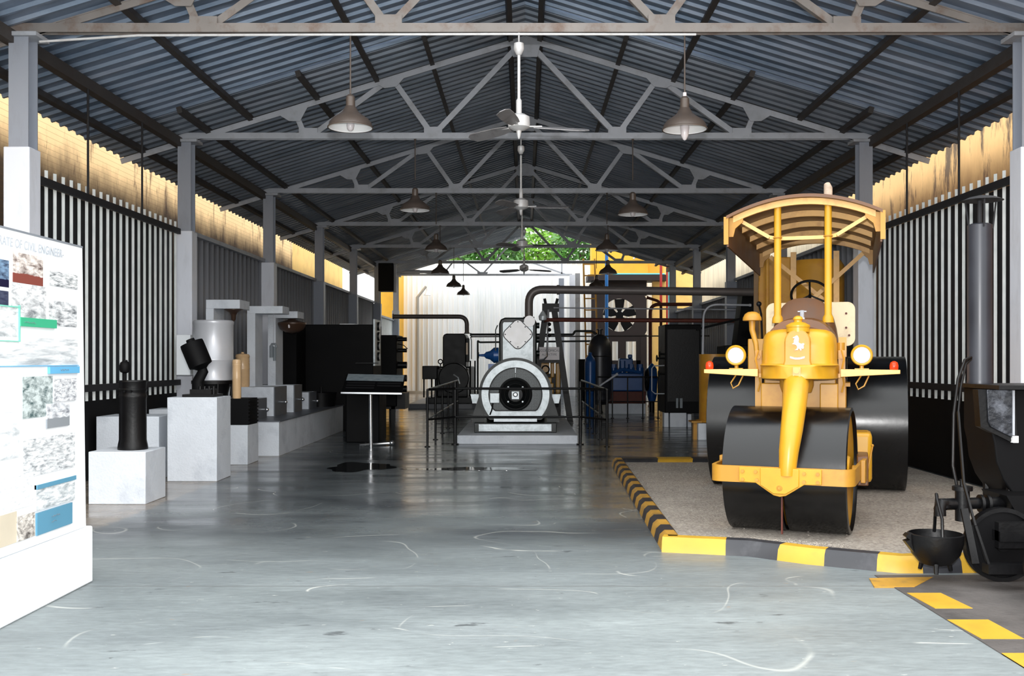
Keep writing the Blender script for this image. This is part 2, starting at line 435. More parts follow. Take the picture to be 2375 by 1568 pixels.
# photographs on the display board: tinted noise pictures
def photo(name, lo, hi, scale=6, split=None):
    m, n, L, b = nodes_of('print_' + name)
    oc = n.new('ShaderNodeTexCoord').outputs['Generated']
    nz = noise(n, L, mapping(n, L, oc, (1, 1, 1.4)), scale, 6, .65, .4)
    col = ramp(n, L, nz, .34, lin(lo), .6, lin(hi))
    if split:
        sz = n.new('ShaderNodeSeparateXYZ'); L.new(oc, sz.inputs[0])
        h = math_(n, L, 'ADD', sz.outputs[2], math_(n, L, 'MULTIPLY', nz, .15))
        col = mixc(n, L, ramp(n, L, h, split[0], 1, split[0] + .02, 0), col, lin(split[1]))
    L.new(col, b.inputs['Base Color']); b.inputs['Roughness'].default_value = .35
    return m
# ================================================================ the setting
D = [11.29, 16.73, 22.15, 27.56, 33.0, 38.4]       # the six full roof trusses
D7 = 43.85
ROOF0, ROOF1 = 9.35, 40.6
HW = 5.75                                           # wall line
RZ = lambda x: 7.08 - .304 * abs(x)                 # underside of the roof sheets

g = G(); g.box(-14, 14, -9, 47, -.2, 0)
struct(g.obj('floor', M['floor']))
g = G(); g.box(-60, -14.01, -30, 90, -.3, -.03); g.box(14.01, 60, -30, 90, -.3, -.03); g.box(-14, 14, 47.01, 90, -.3, -.03); g.box(-14, 14, -30, -9.01, -.3, -.03)
tag(g.obj('yard_ground', M['ground']), 'pale concrete yard ground around the shed', 'ground', kind='structure')

# dark worn strip of ground at the right foreground, with its painted edge
g = G(); g.box(2.58, 9, -2, 7.42, 0, .006)
struct(g.obj('trim_1', M['asphalt']), 'dark worn ground strip beside the grey slab')
def quad(name, pts, z, m, parent=None):
    g = G(); g.rings([[(x, y, zz) for x, y in pts] for zz in (.001, z)]); return g.obj(name, m, parent)
stripes = [((2.50, 7.30), (2.98, 7.34), (2.72, 7.02), (2.44, 7.02)), ((2.60, 6.84), (2.83, 6.84), (2.86, 6.42), (2.62, 6.42)),
           ((2.58, 6.14), (2.83, 6.14), (2.84, 5.72), (2.60, 5.72)), ((2.58, 5.44), (2.84, 5.44), (2.85, 5.05), (2.58, 5.05))]
slab = ['worn yellow painted patch on the ground just below the hanging cauldron', 'yellow painted dash on the slab edge, second from the cauldron',
        'yellow painted dash on the slab edge, third from the cauldron', 'yellow painted dash at the corner of the slab, nearest the camera']
for p, l in zip(stripes, slab):
    tag(quad('painted_dash', p, .009, M['curb_y_old'] if 'worn' in l else M['curb_y']), l, 'floor marking', 'yellow dashes along the slab edge')

# gravel bed and its striped curb
A_, B_, Cc = (1.28, 15.1), (1.15, 8.34), (3.39, 7.55)
bed = [(1.46, 15.0), (1.33, 8.52), (1.92, 8.31), (2.31, 8.01), (2.86, 7.72), (3.4, 7.73), (5.48, 7.73), (5.48, 15.0)]
g = G(); g.rings([[(x, y, z) for x, y in bed] for z in (.002, .06)])
# a shallow windrow of gravel pushed up in front of the roller
tag(g.obj('gravel_bed', M['gravel']), 'bed of fine grey gravel under the yellow road roller', 'gravel', kind='stuff')
rnd = random.Random(4)
g = G()
for i in range(1500):
    t = rnd.random()
    if t < .5:
        u = rnd.uniform(-.5, .5); x = 2.13 + u * .95 + rnd.gauss(0, .04); y = 8.45 - u * .33 + rnd.gauss(0, .06)
    else:
        x = rnd.uniform(1.3, 5.2); y = rnd.uniform(8.3, 14.5)
    if x < 1.35 or y < 8.5 - (x - 1.2) * .32 + .1: continue
    r = rnd.uniform(.004, .011)
    c = Vector((x, y, .06 + r * .3))
    v = [g.v(c + Vector(q) * r * rnd.uniform(.7, 1.3)) for q in ((1, 0, 0), (0, 1, 0), (-1, 0, 0), (0, -1, 0), (0, 0, .8))]
    for a_, b_ in ((0, 1), (1, 2), (2, 3), (3, 0)): g.f([v[a_], v[b_], v[4]])
tag(g.obj('loose_gravel', M['gravel']), 'loose gravel pebbles pushed up in front of the roller drum', 'gravel', kind='stuff')

def curb(name, path, marks, wdt, h, mats, label):
    """rounded kerb along a path; marks are the lengths where the paint changes"""
    g = G()
    P = [Vector((x, y, 0)) for x, y in path]
    cum = [0]
    for a, b in zip(P, P[1:]): cum.append(cum[-1] + (b - a).length)
    def pt(s):
        for i in range(len(P) - 1):
            if s <= cum[i + 1] + 1e-6:
                t = (s - cum[i]) / (cum[i + 1] - cum[i]); return P[i].lerp(P[i + 1], t), (P[i + 1] - P[i]).normalized()
        return P[-1], (P[-1] - P[-2]).normalized()
    cuts = sorted(set([0, cum[-1]] + [m for m in marks if 0 < m < cum[-1]] + cum[1:-1]))
    prof = [(0, 0), (.02, h * .7), (.06, h), (wdt - .03, h), (wdt, h * .75), (wdt, 0)]
    prev = None; prevn = None
    rings = []
    for s in cuts:
        p, t = pt(s); nrm = Vector((-t.y, t.x, 0))
        rings.append([g.v(p + nrm * a + Vector((0, 0, z))) for a, z in prof])
    for k, (a, b) in enumerate(zip(rings, rings[1:])):
        mid = (cuts[k] + cuts[k + 1]) / 2
        g.mi = sum(1 for m in marks if m < mid) % 2
        for i in range(len(prof) - 1):
            g.f([a[i], a[i + 1], b[i + 1], b[i]])
    g.f(rings[0]); g.f(rings[-1])
    return tag(g.obj(name, mats), label, 'curb')
front = [(1.13, 8.32), (1.81, 8.14), (2.19, 7.83), (2.79, 7.50), (3.12, 7.50), (3.40, 7.52)]
curb('striped_curb', front, [.52, .95, 1.33, 1.72, 2.06, 2.36], .2, .12, [M['curb_y'], M['curb_k']], 'front curb of the gravel bed in broad yellow and black blocks')
L_ = 15.1 - 8.42
curb('striped_curb', [(1.14, 8.42), (1.30, 15.1)][::-1], [i * L_ / 23 for i in range(1, 23)], .17, .12, [M['curb_y_old'], M['curb_k_old']], 'long side curb of the gravel bed in narrow worn stripes')
curb('striped_curb', [(5.6, 15.02), (1.46, 15.02)], [.5 + i * .52 for i in range(8)], -.16, .12, [M['curb_y'], M['curb_k']], 'rear curb of the gravel bed behind the road roller')

# puddles on the slab
for cx_, cy_, rx, ry, sd_, l in ((-2.45, 14.9, .46, .62, 3, 'small dark puddle on the floor in front of the information lectern'), (-.75, 14.62, .85, .22, 5, 'thin shallow puddle on the floor in front of the railed engine')):
    rr = random.Random(sd_); ph_ = [rr.uniform(0, 6.28) for _ in range(4)]
    g = G((cx_, cy_, 0)); ring = []
    for k in range(48):
        a = 2 * pi * k / 48; q = 1 + .16 * sin(3 * a + ph_[0]) + .1 * sin(5 * a + ph_[1]) + .06 * sin(9 * a + ph_[2]); ring.append((cx_ + rx * q * cos(a), cy_ + ry * q * sin(a)))
    g.rings([[(x, y, z) for x, y in ring] for z in (.0004, .0025)])
    tag(g.obj('puddle', M['puddle'], loc=(cx_, cy_, 0)), l, 'puddle')

# walls
for s, nm in ((-1, 'left'), (1, 'right')):
    xs = sorted((s * HW, s * (HW + .16)))
    g = G(); g.box(xs[0], xs[1], 9.6, 40.6, 0, 1.09)
    struct(g.obj('wall_' + nm, M['dwarf']))

# roof sheets
def roof(y0, y1, per, amp, sides, name, m):
    g = G(); n = int(round((y1 - y0) / per)); per = (y1 - y0) / n
    ys = [y0 + per * (i + q) for i in range(n) for q in (0, .66, .75, .9)] + [y1]
    for s, xe in sides:
        rows = []
        for i, y in enumerate(ys):
            dz = -.04 if i % 4 in (2, 3) else 0
            rag = rnd.choice((0, 0, 0, .03, .06)) if i % 40 == 0 else 0
            rows.append([g.v((0, y, RZ(0) + dz + .01)), g.v((s * xe, y, RZ(xe) + dz + .01))])
        for a, b in zip(rows, rows[1:]):
            g.f([a[0], a[1], b[1], b[0]])
    return struct(g.obj(name, m))
roof(ROOF0, 15.5, .27, .03, ((-1, 6.78), (1, 6.78)), 'ceiling', M['roof_front'])
roof(15.3, ROOF1, .27, .03, ((-1, 6.8), (1, 6.8)), 'ceiling', M['roof_back'])
roof(15.3 + .27 * 93, 44.6, .27, .03, ((-1, 6.5),), 'ceiling', M['roof_back'])
g = G(); g.rings([[(x, y, z) for x, z in ((-.34, 7.13), (0, 7.24), (.34, 7.13), (.34, 7.15), (0, 7.26), (-.34, 7.15))] for y in (ROOF0, ROOF1)])
struct(g.obj('trim_2', M['steel_dark']), 'folded metal ridge cap along the roof')

def purlin(x, y0, y1, label, grp=None, h=.1, z=None, m='steel_dark'):
    g = G(); z = RZ(x) - .03 - h / 2 if z is None else z
    sl = -.304 if x > 0 else .304
    g.bar((x, y0, z), (x, y1, z), .075, h, up=Vector((-sl, 0, 1)).normalized())
    tag(g.obj('roof_purlin', M[m]), label, 'purlin', grp or 'roof purlins')
for s, nm in ((-1, 'left'), (1, 'right')):
    purlin(s * .25, ROOF0, ROOF1, 'dark purlin next to the ridge on the %s slope' % nm)
    purlin(s * 1.55, 15.45, ROOF1, 'dark purlin nearest the ridge purlin on the %s slope, starting behind the nearest lamps' % nm)
    purlin(s * 2.47, ROOF0, 16.8, 'dark front purlin halfway up the %s slope' % nm)
    purlin(s * 3.46, 15.3, ROOF1, 'dark purlin halfway up the %s slope, starting just before the second truss' % nm)
    purlin(s * 4.57, ROOF0, 16.8, 'dark rusty front purlin low on the %s slope' % nm)
    purlin(s * 5.27, 15.3, ROOF1, 'dark purlin low on the %s slope, running back from the second truss' % nm)
    purlin(s * 6.35, ROOF0, ROOF1, 'dark outer purlin along the %s eave' % nm)
    g = G(); g.box(s * HW - .06, s * HW + .06, ROOF0, ROOF1, 5.12, 5.27)
    tag(g.obj('eave_beam', M['steel_dark']), 'dark steel beam along the heads of the %s columns' % nm, 'beam')

# roof trusses
NB = [(-3.65, 1), (-1.5, 1), (1.5, 1), (3.45, 1)]
ordn = ['nearest', 'second', 'third', 'fourth', 'fifth', 'sixth']
def truss(y, i):
    t = tag(empty('roof_truss', (0, y, 5.28)), 'grey steel roof truss, %s from the camera' % ordn[i], 'roof truss', 'steel roof trusses')
    o = (0, y, 5.28); m = M['steel_rust'] if i == 0 else M['steel']
    zc = lambda x: 6.93 - .304 * abs(x)
    q = lambda x, z, dy=0: (x, y + dy, z)
    g = G(o)
    g.bar(q(-5.85, 5.285), q(5.85, 5.285), .09, .02, up=(0, 0, 1)) ; g.bar(q(-5.85, 5.31, -.05), q(5.85, 5.31, -.05), .012, .1, up=(0, 0, 1)); g.bar(q(-5.85, 5.31, .05), q(5.85, 5.31, .05), .012, .1, up=(0, 0, 1))
    g.obj('bottom_chord', m, t)
    for s in (-1, 1):
        g = G(o); g.bar(q(0, zc(0), -.03), q(s * 6.72, zc(6.72), -.03), .014, .09, up=(s * .29, 0, .957)); g.bar(q(0, zc(0) + .04), q(s * 6.72, zc(6.72) + .04), .09, .014, up=(s * .29, 0, .957))
        g.obj('rafter', m, t)
        for a, b in ((q(s * .13, 6.8), q(s * 1.5, 5.36)), (q(s * 2.2, zc(2.2)), q(s * 1.56, 5.36)), (q(s * 2.28, zc(2.28)), q(s * 3.5, 5.36)), (q(s * 3.85, zc(3.85)), q(s * 3.68, 5.36))):
            g = G(o); g.bar(a, b, .012, .085, up=Vector((b[2] - a[2], 0, a[0] - b[0])).normalized())
            v_ = Vector((b[2] - a[2], 0, a[0] - b[0])).normalized() * .04
            g.bar(Vector(a) + v_ + Vector((0, .03, 0)), Vector(b) + v_ + Vector((0, .03, 0)), .07, .012, up=v_.normalized())
            g.obj('web_member', m, t)
        for poly in ([(s * 1.38, 5.32), (s * 1.68, 5.32), (s * 1.68, 5.46), (s * 1.38, 5.46)], [(s * 3.45, 5.32), (s * 3.76, 5.32), (s * 3.76, 5.44), (s * 3.45, 5.44)],
                     [(s * 1.98, zc(1.98) - .02), (s * 2.45, zc(2.45) - .02), (s * 2.34, zc(2.3) - .13), (s * 2.14, zc(2.3) - .1)], [(s * 3.6, zc(3.6) - .02), (s * 4.1, zc(4.1) - .02), (s * 3.92, zc(4) - .16), (s * 3.74, zc(4) - .16)],
                     [(s * 5.15, 5.3), (s * 5.9, 5.18), (s * 5.9, zc(5.9)), (s * 5.15, zc(5.15) + .02)]):
            g = G(o); g.prism(poly, lambda a, b, t_: (a, y + t_, b), -.045, -.032); g.obj('gusset_plate', m, t)
    g = G(o); g.prism([(-.26, 6.87), (-.2, 6.62), (.2, 6.62), (.26, 6.87), (.1, 6.95), (-.1, 6.95)], lambda a, b, t_: (a, y + t_, b), -.048, -.034)
    g.obj('gusset_plate', m, t)
    return t
for i, y in enumerate(D): truss(y, i)
# partial frame at the open rear of the shed
y = D7
t = tag(empty('rear_frame', (0, y, 5.24)), 'thin dark steel frame across the open rear end, before the white boundary wall', 'roof truss')
o = (0, y, 5.24)
g = G(o); g.bar((-5.6, y, 5.28), (2.05, y, 5.28), .08, .08); g.obj('bottom_chord', M['steel'], t)
for a, b in (((-5.5, 5.5), (-3.6, 5.28)), ((-3.6, 5.28), (-3.1, 5.9)), ((-1.87, 5.3), (-3.1, 6.2)), ((-1.87, 5.3), (-.4, 6.9)), ((.05, 5.9), (1.75, 5.3)), ((1.6, 5.3), (1.6, 5.9))):
    g = G(o); g.bar((a[0], y, a[1]), (b[0], y, b[1]), .06, .05); g.obj('web_member', M['steel'], t)
g = G(o); g.bar((-5.8, y, 5.25), (0, y, 6.95), .07, .07); g.obj('rafter', M['steel'], t)
g = G(o); g.prism([(-2.05, 5.24), (-1.68, 5.24), (-1.62, 5.4), (-2.1, 5.4)], lambda a, b, t_: (a, y + t_, b), -.05, -.03); g.obj('gusset_plate', M['steel'], t)

# columns
def column(s, y, i):
    nm = 'left' if s < 0 else 'right'
    t = tag(empty('steel_column', (s * 5.65, y, 0)), 'pale grey steel column of the %s row, %s from the camera' % (nm, ordn[i] if i < 6 else 'last'), 'column', 'steel columns of the shed')
    o = (s * 5.65, y, 0)
    g = G(o); x0, x1 = sorted((s * 5.53, s * 5.75))
    g.box(x0, x1, y - .11, y - .095, 3.7, 5.24); g.box(x0, x1, y + .095, y + .11, 3.7, 5.24); g.box((x0 + x1) / 2 - .01, (x0 + x1) / 2 + .01, y - .1, y + .1, 3.7, 5.24)
    g.obj('upper_shaft', M['column'], t)
    g = G(o); x0, x1 = sorted((s * 5.5, s * 5.79)); g.box(x0, x1, y - .15, y + .12, 0, 3.72 if i else 3.96)
    g.obj('lower_casing', M['column_low'] if i < 3 else M['column'], t, bevel=.012)
    g = G(o); x0, x1 = sorted((s * 5.42, s * 5.9)); g.box(x0, x1, y - .16, y + .16, 5.19, 5.235)
    g.obj('head_plate', M['steel'], t)
for i, y in enumerate(D):
    for s in (-1, 1): column(s, y, i)
column(-1, D7, 6)
for k, (x0, x1, m, l) in enumerate(((1296, 1308, 'column', 'slim grey post under the end of the rear frame'), (1321, 1333, 'column_low', 'pale grey round service post before the white boundary wall'), (1334, 1345, 'steel', 'dark grey post beside the yellow ladder'))):
    d = 43.6 - .7 * k
    a, b_ = at(x0, 833, d), at(x1, 833, d)
    g = G((a.x, d, 0)); g.box(a.x, b_.x, d - .1, d + .1, 0, 5.2 if k != 0 else 5.1)
    tag(g.obj('service_post', M[m], loc=(a.x, d, 0)), l, 'post')

# infill between the columns
def slat_bay(s, y0, y1, label):
    nm = 'left' if s < 0 else 'right'
    o = (s * HW, y0, 0)
    t = tag(empty('slatted_screen', o), label, 'screen')
    g = G(o)
    y = y0 + .2; 
    while y < y1 - .15:
        g.bar((s * (HW - .012), y, 1.05), (s * (HW - .012), y, 3.86), .042, .01, up=Vector((-s * .9, -.44, 0)))
        y += .222
    g.obj('slats', M['slat'], t)
    for z in (1.22, 3.70):
        g = G(o); x0, x1 = sorted((s * (HW - .085), s * (HW - .035)))
        g.box(x0, x1, y0 + .1, y1 - .1, z - .045, z + .045); g.obj('rail', M['rail_dark'], t)
    g = G(o); x0, x1 = sorted((s * (HW + .05), s * (HW + .07)))
    g.box(x0, x1, y0 + .1, y1 - .1, 1.05, 3.68); g.obj('gap_shade_sheet', M['rail_dark'], t)  # added dark sheet, stands in for the shade between the slats
slat_bay(-1, D[0] + .1, D[1] - .1, 'screen of upright pale slats on dark rails behind the barrel shaped exhibit')
slat_bay(1, D[0] + .1, D[1] - .1, 'screen of upright pale slats on dark rails beside the road roller')
def clad_bay(s, y0, y1, k, z1=3.75, m='clad'):
    nm = 'left' if s < 0 else 'right'
    o = (s * HW, y0, 1.09)
    t = tag(empty('sheet_panel_wall', o), 'grey ribbed sheet cladding of the %s wall between the %s and %s columns' % (nm, ordn[k], ordn[k + 1] if k < 5 else 'last'), 'cladding', 'sheet cladding between columns')
    g = G(o); n = int((y1 - y0) / .3)
    pts = []
    for i in range(n):
        a = y0 + (y1 - y0) * i / n; b_ = y0 + (y1 - y0) * (i + 1) / n
        pts += [(a, 0), (a + (b_ - a) * .72, 0), (a + (b_ - a) * .8, .035), (a + (b_ - a) * .92, .035)]
    pts.append((y1, 0))
    poly = [(yy, dx) for yy, dx in pts] + [(y1, -.02 + .0), (y0, -.02)]
    rows = [[g.v((s * (HW + .06) - s * dx, yy, z)) for yy, dx in pts] for z in (1.09, z1)]
    for i in range(len(pts) - 1): g.f([rows[0][i], rows[0][i + 1], rows[1][i + 1], rows[1][i]])
    ob = g.obj('ribbed_sheet', M[m], t)
    sd = ob.modifiers.new('thickness', 'SOLIDIFY'); sd.thickness = .004
    g = G(o); x0, x1 = sorted((s * (HW - .05), s * (HW + .08))); g.box(x0, x1, y0, y1, z1 - .02, z1 + .05); g.obj('top_rail', M['steel'], t)
for k in range(1, 5):
    for s in (-1, 1):
        clad_bay(s, D[k] + .12, D[k + 1] - .12, k, 3.75 if s < 0 or k < 3 else 3.38)
clad_bay(-1, D[5] + .12, D7 - .12, 5, 3.3, 'slat')

# hanger rods between eave beam and screens
for x, d, l in ((-5.7, 13.1, 'thin dark hanger rod above the left screen, nearer of the two'), (-5.7, 14.95, 'thin dark hanger rod above the left screen, farther of the two'),
                (5.7, 13.2, 'thin dark hanger rod above the right screen, nearer of the two'), (5.7, 15.0, 'thin dark hanger rod above the right screen, farther of the two')):
    g = G((x, d, 3.7)); g.cyl((x, d, 3.748), (x, d, 5.12), .016, n=8)
    tag(g.obj('hanger_rod', M['rail_dark'], loc=(x, d, 3.7)), l, 'rod', 'hanger rods')

# conduit along the nearest truss
g = G((0, 11.15, 5.2)); g.tube([(-5.4, 11.17, 5.13), (-4.3, 11.17, 5.20), (-.2, 11.17, 5.215), (1.9, 11.17, 5.21)], .014, 8)
tag(g.obj('cable_conduit', M['cream'] if False else M['fan_white'], loc=(0, 11.15, 5.2)), 'thin pale cable conduit under the nearest truss', 'conduit')

# ================================================================ beyond the shed
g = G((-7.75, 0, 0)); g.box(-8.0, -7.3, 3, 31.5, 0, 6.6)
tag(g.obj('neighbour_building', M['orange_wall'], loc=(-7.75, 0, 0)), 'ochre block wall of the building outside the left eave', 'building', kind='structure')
g = G((-7.8, 0, 0)); g.box(-8.1, -7.45, 31.6, 41, 0, 7.0)
tag(g.obj('neighbour_building', M['cream_bldg'], loc=(-7.8, 0, 0)), 'cream building seen through the gap behind the far left columns', 'building', kind='structure')
g = G((7.75, 0, 0)); g.box(7.3, 8.0, 3, 24.5, 0, 6.0)
tag(g.obj('neighbour_building', M['mould_wall'], loc=(7.75, 0, 0)), 'ochre rendered building with black mould outside the right eave', 'building', kind='structure')
g = G((7.8, 0, 0)); g.box(7.5, 8.1, 25.0, 44, 0, 7.0)
tag(g.obj('neighbour_building', M['cream_streak'], loc=(7.8, 0, 0)), 'cream building seen behind the far right columns', 'building', kind='structure')
g = G((0, 47, 0))
d = 47.4; xs0, xs1 = -5.75, 9.0
n = int((xs1 - xs0) / .24); rows = []
for z in (0, 6.2):
    r_ = []
    for i in range(n):
        a = xs0 + (xs1 - xs0) * i / n
        r_ += [g.v((a, d, z)), g.v((a + .16, d, z)), g.v((a + .185, d - .045, z)), g.v((a + .215, d - .045, z))]
    rows.append(r_)
for i in range(len(rows[0]) - 1): g.f([rows[0][i], rows[0][i + 1], rows[1][i + 1], rows[1][i]])
g.box(xs0, xs1, d + .02, d + .1, 0, 6.15)
g.box(xs0, xs1, d - .08, d + .12, 6.15, 6.25)
tag(g.obj('boundary_wall', M['white_sheet'], loc=(0, 47, 0)), 'tall white ribbed sheet boundary wall behind the open rear end', 'wall', kind='structure')
g = G((-6, 46, 0)); g.box(-6.6, -5.72, 45.4, 47.3, 0, 6.4)
tag(g.obj('neighbour_building', M['yellow_bldg'], loc=(-6, 46, 0)), 'narrow yellow wall corner at the left end of the white boundary wall', 'building', kind='structure')
g = G((6, 46, 0)); g.box(5.75, 7.6, 45.2, 45.6, 0, 7.2)
tag(g.obj('neighbour_building', M['cream_bldg'], loc=(6, 46, 0)), 'cream yellow wall behind the red and blue upright pipes', 'building', kind='structure')
# low footing of the boundary wall
g = G((-3, 46.8, 0)); g.box(-5.7, -1.0, 46.5, 47.25, 0, .12)
tag(g.obj('concrete_footing', M['ground'], loc=(-3, 46.8, 0)), 'low pale concrete footing in front of the white boundary wall', 'footing')

# bent street lamp post in front of the boundary wall
d = 46.6; p0 = at(968, 905, d); p1 = at(968, 690, d); p2 = at(988, 664, d)
g = G((p0.x, d, 0)); g.tube([(p0.x, d, .12), (p1.x, d, p1.z), (p2.x, d, p2.z)], [.09, .075, .06], 10)
t = tag(empty('lamp_post', (p0.x, d, 0)), 'cream lamp post with a bent arm before the white boundary wall', 'lamp post')
g.obj('bent_post', M['ground'], t)
p3 = at(991, 684, d); g = G((p0.x, d, 0)); g.lathe([(.17, -.02), (.16, .0), (.06, .12), (.03, .2)], p3); g.cyl(p3 + Vector((0, 0, .18)), p2, .02, n=8)
g.obj('lamp_shade', M['fan_white'], t)

# trees over the boundary wall
def tree(x, y, h, rad, sz, m, label, nl, seed):
    rr = random.Random(seed)
    t = tag(empty('tree', (x, y, 0)), label, 'tree', 'trees over the boundary wall')
    g = G((x, y, 0)); g.tube([(x, y, 0), (x + .1, y, h * .5), (x, y, h)], [.22, .16, .08], 8)
    for k in range(7):
        a = rr.uniform(0, 6.28); e = Vector((cos(a) * rad * .7, sin(a) * rad * .5, rr.uniform(-.1, .6) * sz)); g.tube([(x, y, h * .8), Vector((x, y, h)) + e], [.06, .015], 5)
    g.obj('trunk', M['bark'], t)
    g = G((x, y, 0))
    for i in range(nl):
        while True:
            p = Vector((rr.uniform(-1, 1), rr.uniform(-1, 1), rr.uniform(-1, 1)))
            if .35 < p.length < 1: break
        c = Vector((x + p.x * rad, y + p.y * rad * .8, h + p.z * sz))
        dv = (Vector((rr.gauss(0, 1), rr.gauss(0, 1), rr.gauss(-.5, .6)))).normalized(); sd = dv.orthogonal().normalized()
        l = rr.uniform(.18, .5); w_ = l * .22
        v = [g.v(c), g.v(c + dv * l * .5 + sd * w_), g.v(c + dv * l), g.v(c + dv * l * .5 - sd * w_)]
        g.f(v)
    g.obj('crown', m, t)
tree(-4.2, 53.5, 6.6, 1.5, 1.6, M['leaf'], 'bright green tree over the boundary wall, left of the others', 1500, 1)
tree(-1.6, 50, 7.1, 1.6, 1.8, M['leaf2'], 'green tree over the boundary wall, left of the ridge line', 1800, 2)
tree(.7, 53.8, 7.3, 1.7, 2.0, M['leaf'], 'leafy tree over the boundary wall under the roof ridge', 2000, 3)
tree(2.8, 50.2, 6.9, 1.4, 1.8, M['leaf2'], 'green tree over the boundary wall beside the yellow tower', 1500, 4)
# ================================================================ lamps and fans
def lamp_proto():
    t = empty('pendant_lamp', (0, 0, 0))                      # origin at the rim centre
    g = G(); g.cyl((0, 0, .36), (0, 0, 1.06), .009, n=8); g.cyl((0, 0, 1.02), (0, 0, 1.06), .02, n=8); g.obj('drop_rod', M['lamp_out'], t)
    prof = [(.255, 0), (.256, .012), (.245, .02), (.235, .06), (.2, .105), (.14, .145), (.09, .185), (.062, .235), (.055, .245)]
    inn = [(max(r - .012, .01), z + (.004 if z < .03 else -.008)) for r, z in prof]
    g = G(); g.lathe(prof, cap=False, n=32); g.lathe([(.255, 0), (.243, .004)], cap=False, n=32); g.lathe([(.05, .232), (.052, .25), (.05, .35), (.03, .375), (.012, .38)], n=20)
    g.obj('shade', M['lamp_out'], t)
    g = G(); g.lathe(inn + [(.004, .237)], cap=False, n=32); g.obj('reflector', M['lamp_in'], t)
    g = G(); g.lathe([(.018, .2), (.022, .12), (.04, .07), (.045, .03), (.036, -.01), (.015, -.03), (.001, -.034)], n=16); g.obj('bulb', M['bulb'], t)
    return t
lp = lamp_proto()
LMP = [(-1.96, 0, 4.19, 'left pendant lamp of the nearest pair, under the nearest truss', 'l'), (1.79, 0, 4.17, 'right pendant lamp of the nearest pair, with a long milky bulb', 'r'),
       (-1.83, 1, 4.07, 'left pendant lamp of the second pair, under the second truss', 'b'), (1.79, 1, 4.0, 'right pendant lamp of the second pair, with a bright round reflector', 'l'),
       (-1.96, 2, 3.99, 'left pendant lamp of the third pair from the camera', 's'), (1.8, 2, 3.99, 'right pendant lamp of the third pair from the camera', 'b'),
       (-2.33, 3, 3.94, 'left dark pendant lamp of the fourth pair, before the white wall', 's'), (2.27, 3, 3.94, 'right dark pendant lamp of the fourth pair, before the yellow tower', 's'),
       (-2.34, 4, 3.98, 'dark pendant lamp before the white wall, second from the rear', 'b'), (2.34, 4, 3.98, 'dark pendant lamp before the brown tower boarding', 's'),
       (-2.36, 5, 4.06, 'smallest and rearmost dark pendant lamp before the white wall', 's')]
for i, (x, k, z, l, kind) in enumerate(LMP):
    t = lp if i == 0 else copy_tree(lp)
    t.location = (x, D[k] - .02, z); tag(t, l, 'pendant lamp', 'enamel pendant lamps')
kids = lambda t: [o for o in bpy.data.objects if o.parent == t]
for o in [q for q in bpy.data.objects if q.name.startswith('pendant_lamp')]:
    top = 5.275 - o.location.z
    for c in kids(o):
        if c.name.startswith('drop_rod'): c.scale = (1, 1, 1); c.location.z = top - 1.06
    if 'long milky' in o['label']:
        for c in kids(o):
            if c.name.startswith('bulb'): c.scale = (1.15, 1.15, 2.3); c.location.z = -.04

def fan_proto():
    t = empty('ceiling_fan', (0, 0, 0))                        # origin at the hub
    g = G(); g.lathe([(.02, .98), (.055, .965), (.06, .9), (.03, .84), (.012, .83)], n=20); g.tube([(0, 0, 1.1), (0, 0, .96)], .01, 6); g.obj('canopy', M['fan_white'], t)
    g = G(); g.cyl((0, 0, .15), (0, 0, .85), .017, n=10); g.lathe([(.02, .3), (.032, .28), (.032, .14), (.02, .12)], n=14); g.obj('down_rod', M['fan_white'], t)
    g = G(); g.lathe([(.02, .14), (.07, .125), (.12, .095), (.125, .02), (.12, -.02), (.07, -.05), (.03, -.06), (.018, -.12), (.006, -.15)], n=28); g.obj('motor_housing', M['fan_white'], t)
    for a in (8, 136, 258):
        ca, sa = cos(R(a)), sin(R(a))
        P = lambda r, s_, z: (ca * r - sa * s_, sa * r + ca * s_, z)
        g = G(); out = [(.16, -.045), (.3, -.07), (.55, -.085), (.74, -.08), (.8, -.03), (.8, .03), (.74, .065), (.55, .07), (.3, .06), (.16, .045)]
        top = [P(r, s_, -.005 + s_ * .38 - .02 * r) for r, s_ in out]; bot = [P(r, s_, -.012 + s_ * .38 - .02 * r) for r, s_ in out]
        g.rings([top, bot]); b_ = g.obj('blade', M['fan_blade'], t)
        g = G(); g.bar(P(.1, 0, -.01), P(.26, 0, -.004), .04, .012, up=(0, 0, 1)); g.obj('blade_bracket', M['fan_white'], b_)
    return t
fp = fan_proto()
FAN = [(-.07, 0, 4.22, 0, 'white ceiling fan hanging from the nearest truss between two lamps'), (-.07, 1, 4.14, -16, 'white ceiling fan hanging from the second truss'),
       (-.07, 2, 4.1, -30, 'dull ceiling fan hanging from the third truss before the green leaves'), (-.03, 3, 4.06, 12, 'rearmost ceiling fan, dark against the white boundary wall')]
for i, (x, k, z, a, l) in enumerate(FAN):
    t = fp if i == 0 else copy_tree(fp)
    t.location = (x, D[k] - .02, z); t.rotation_euler.z = R(a); tag(t, l, 'ceiling fan', 'ceiling fans')
for o in [q for q in bpy.data.objects if q.name.startswith('ceiling_fan')]:
    for c in kids(o):
        if c.name.startswith('canopy'): c.location.z = 5.275 - o.location.z - 1.1
        if c.name.startswith('down_rod'): c.scale.z = 1; 

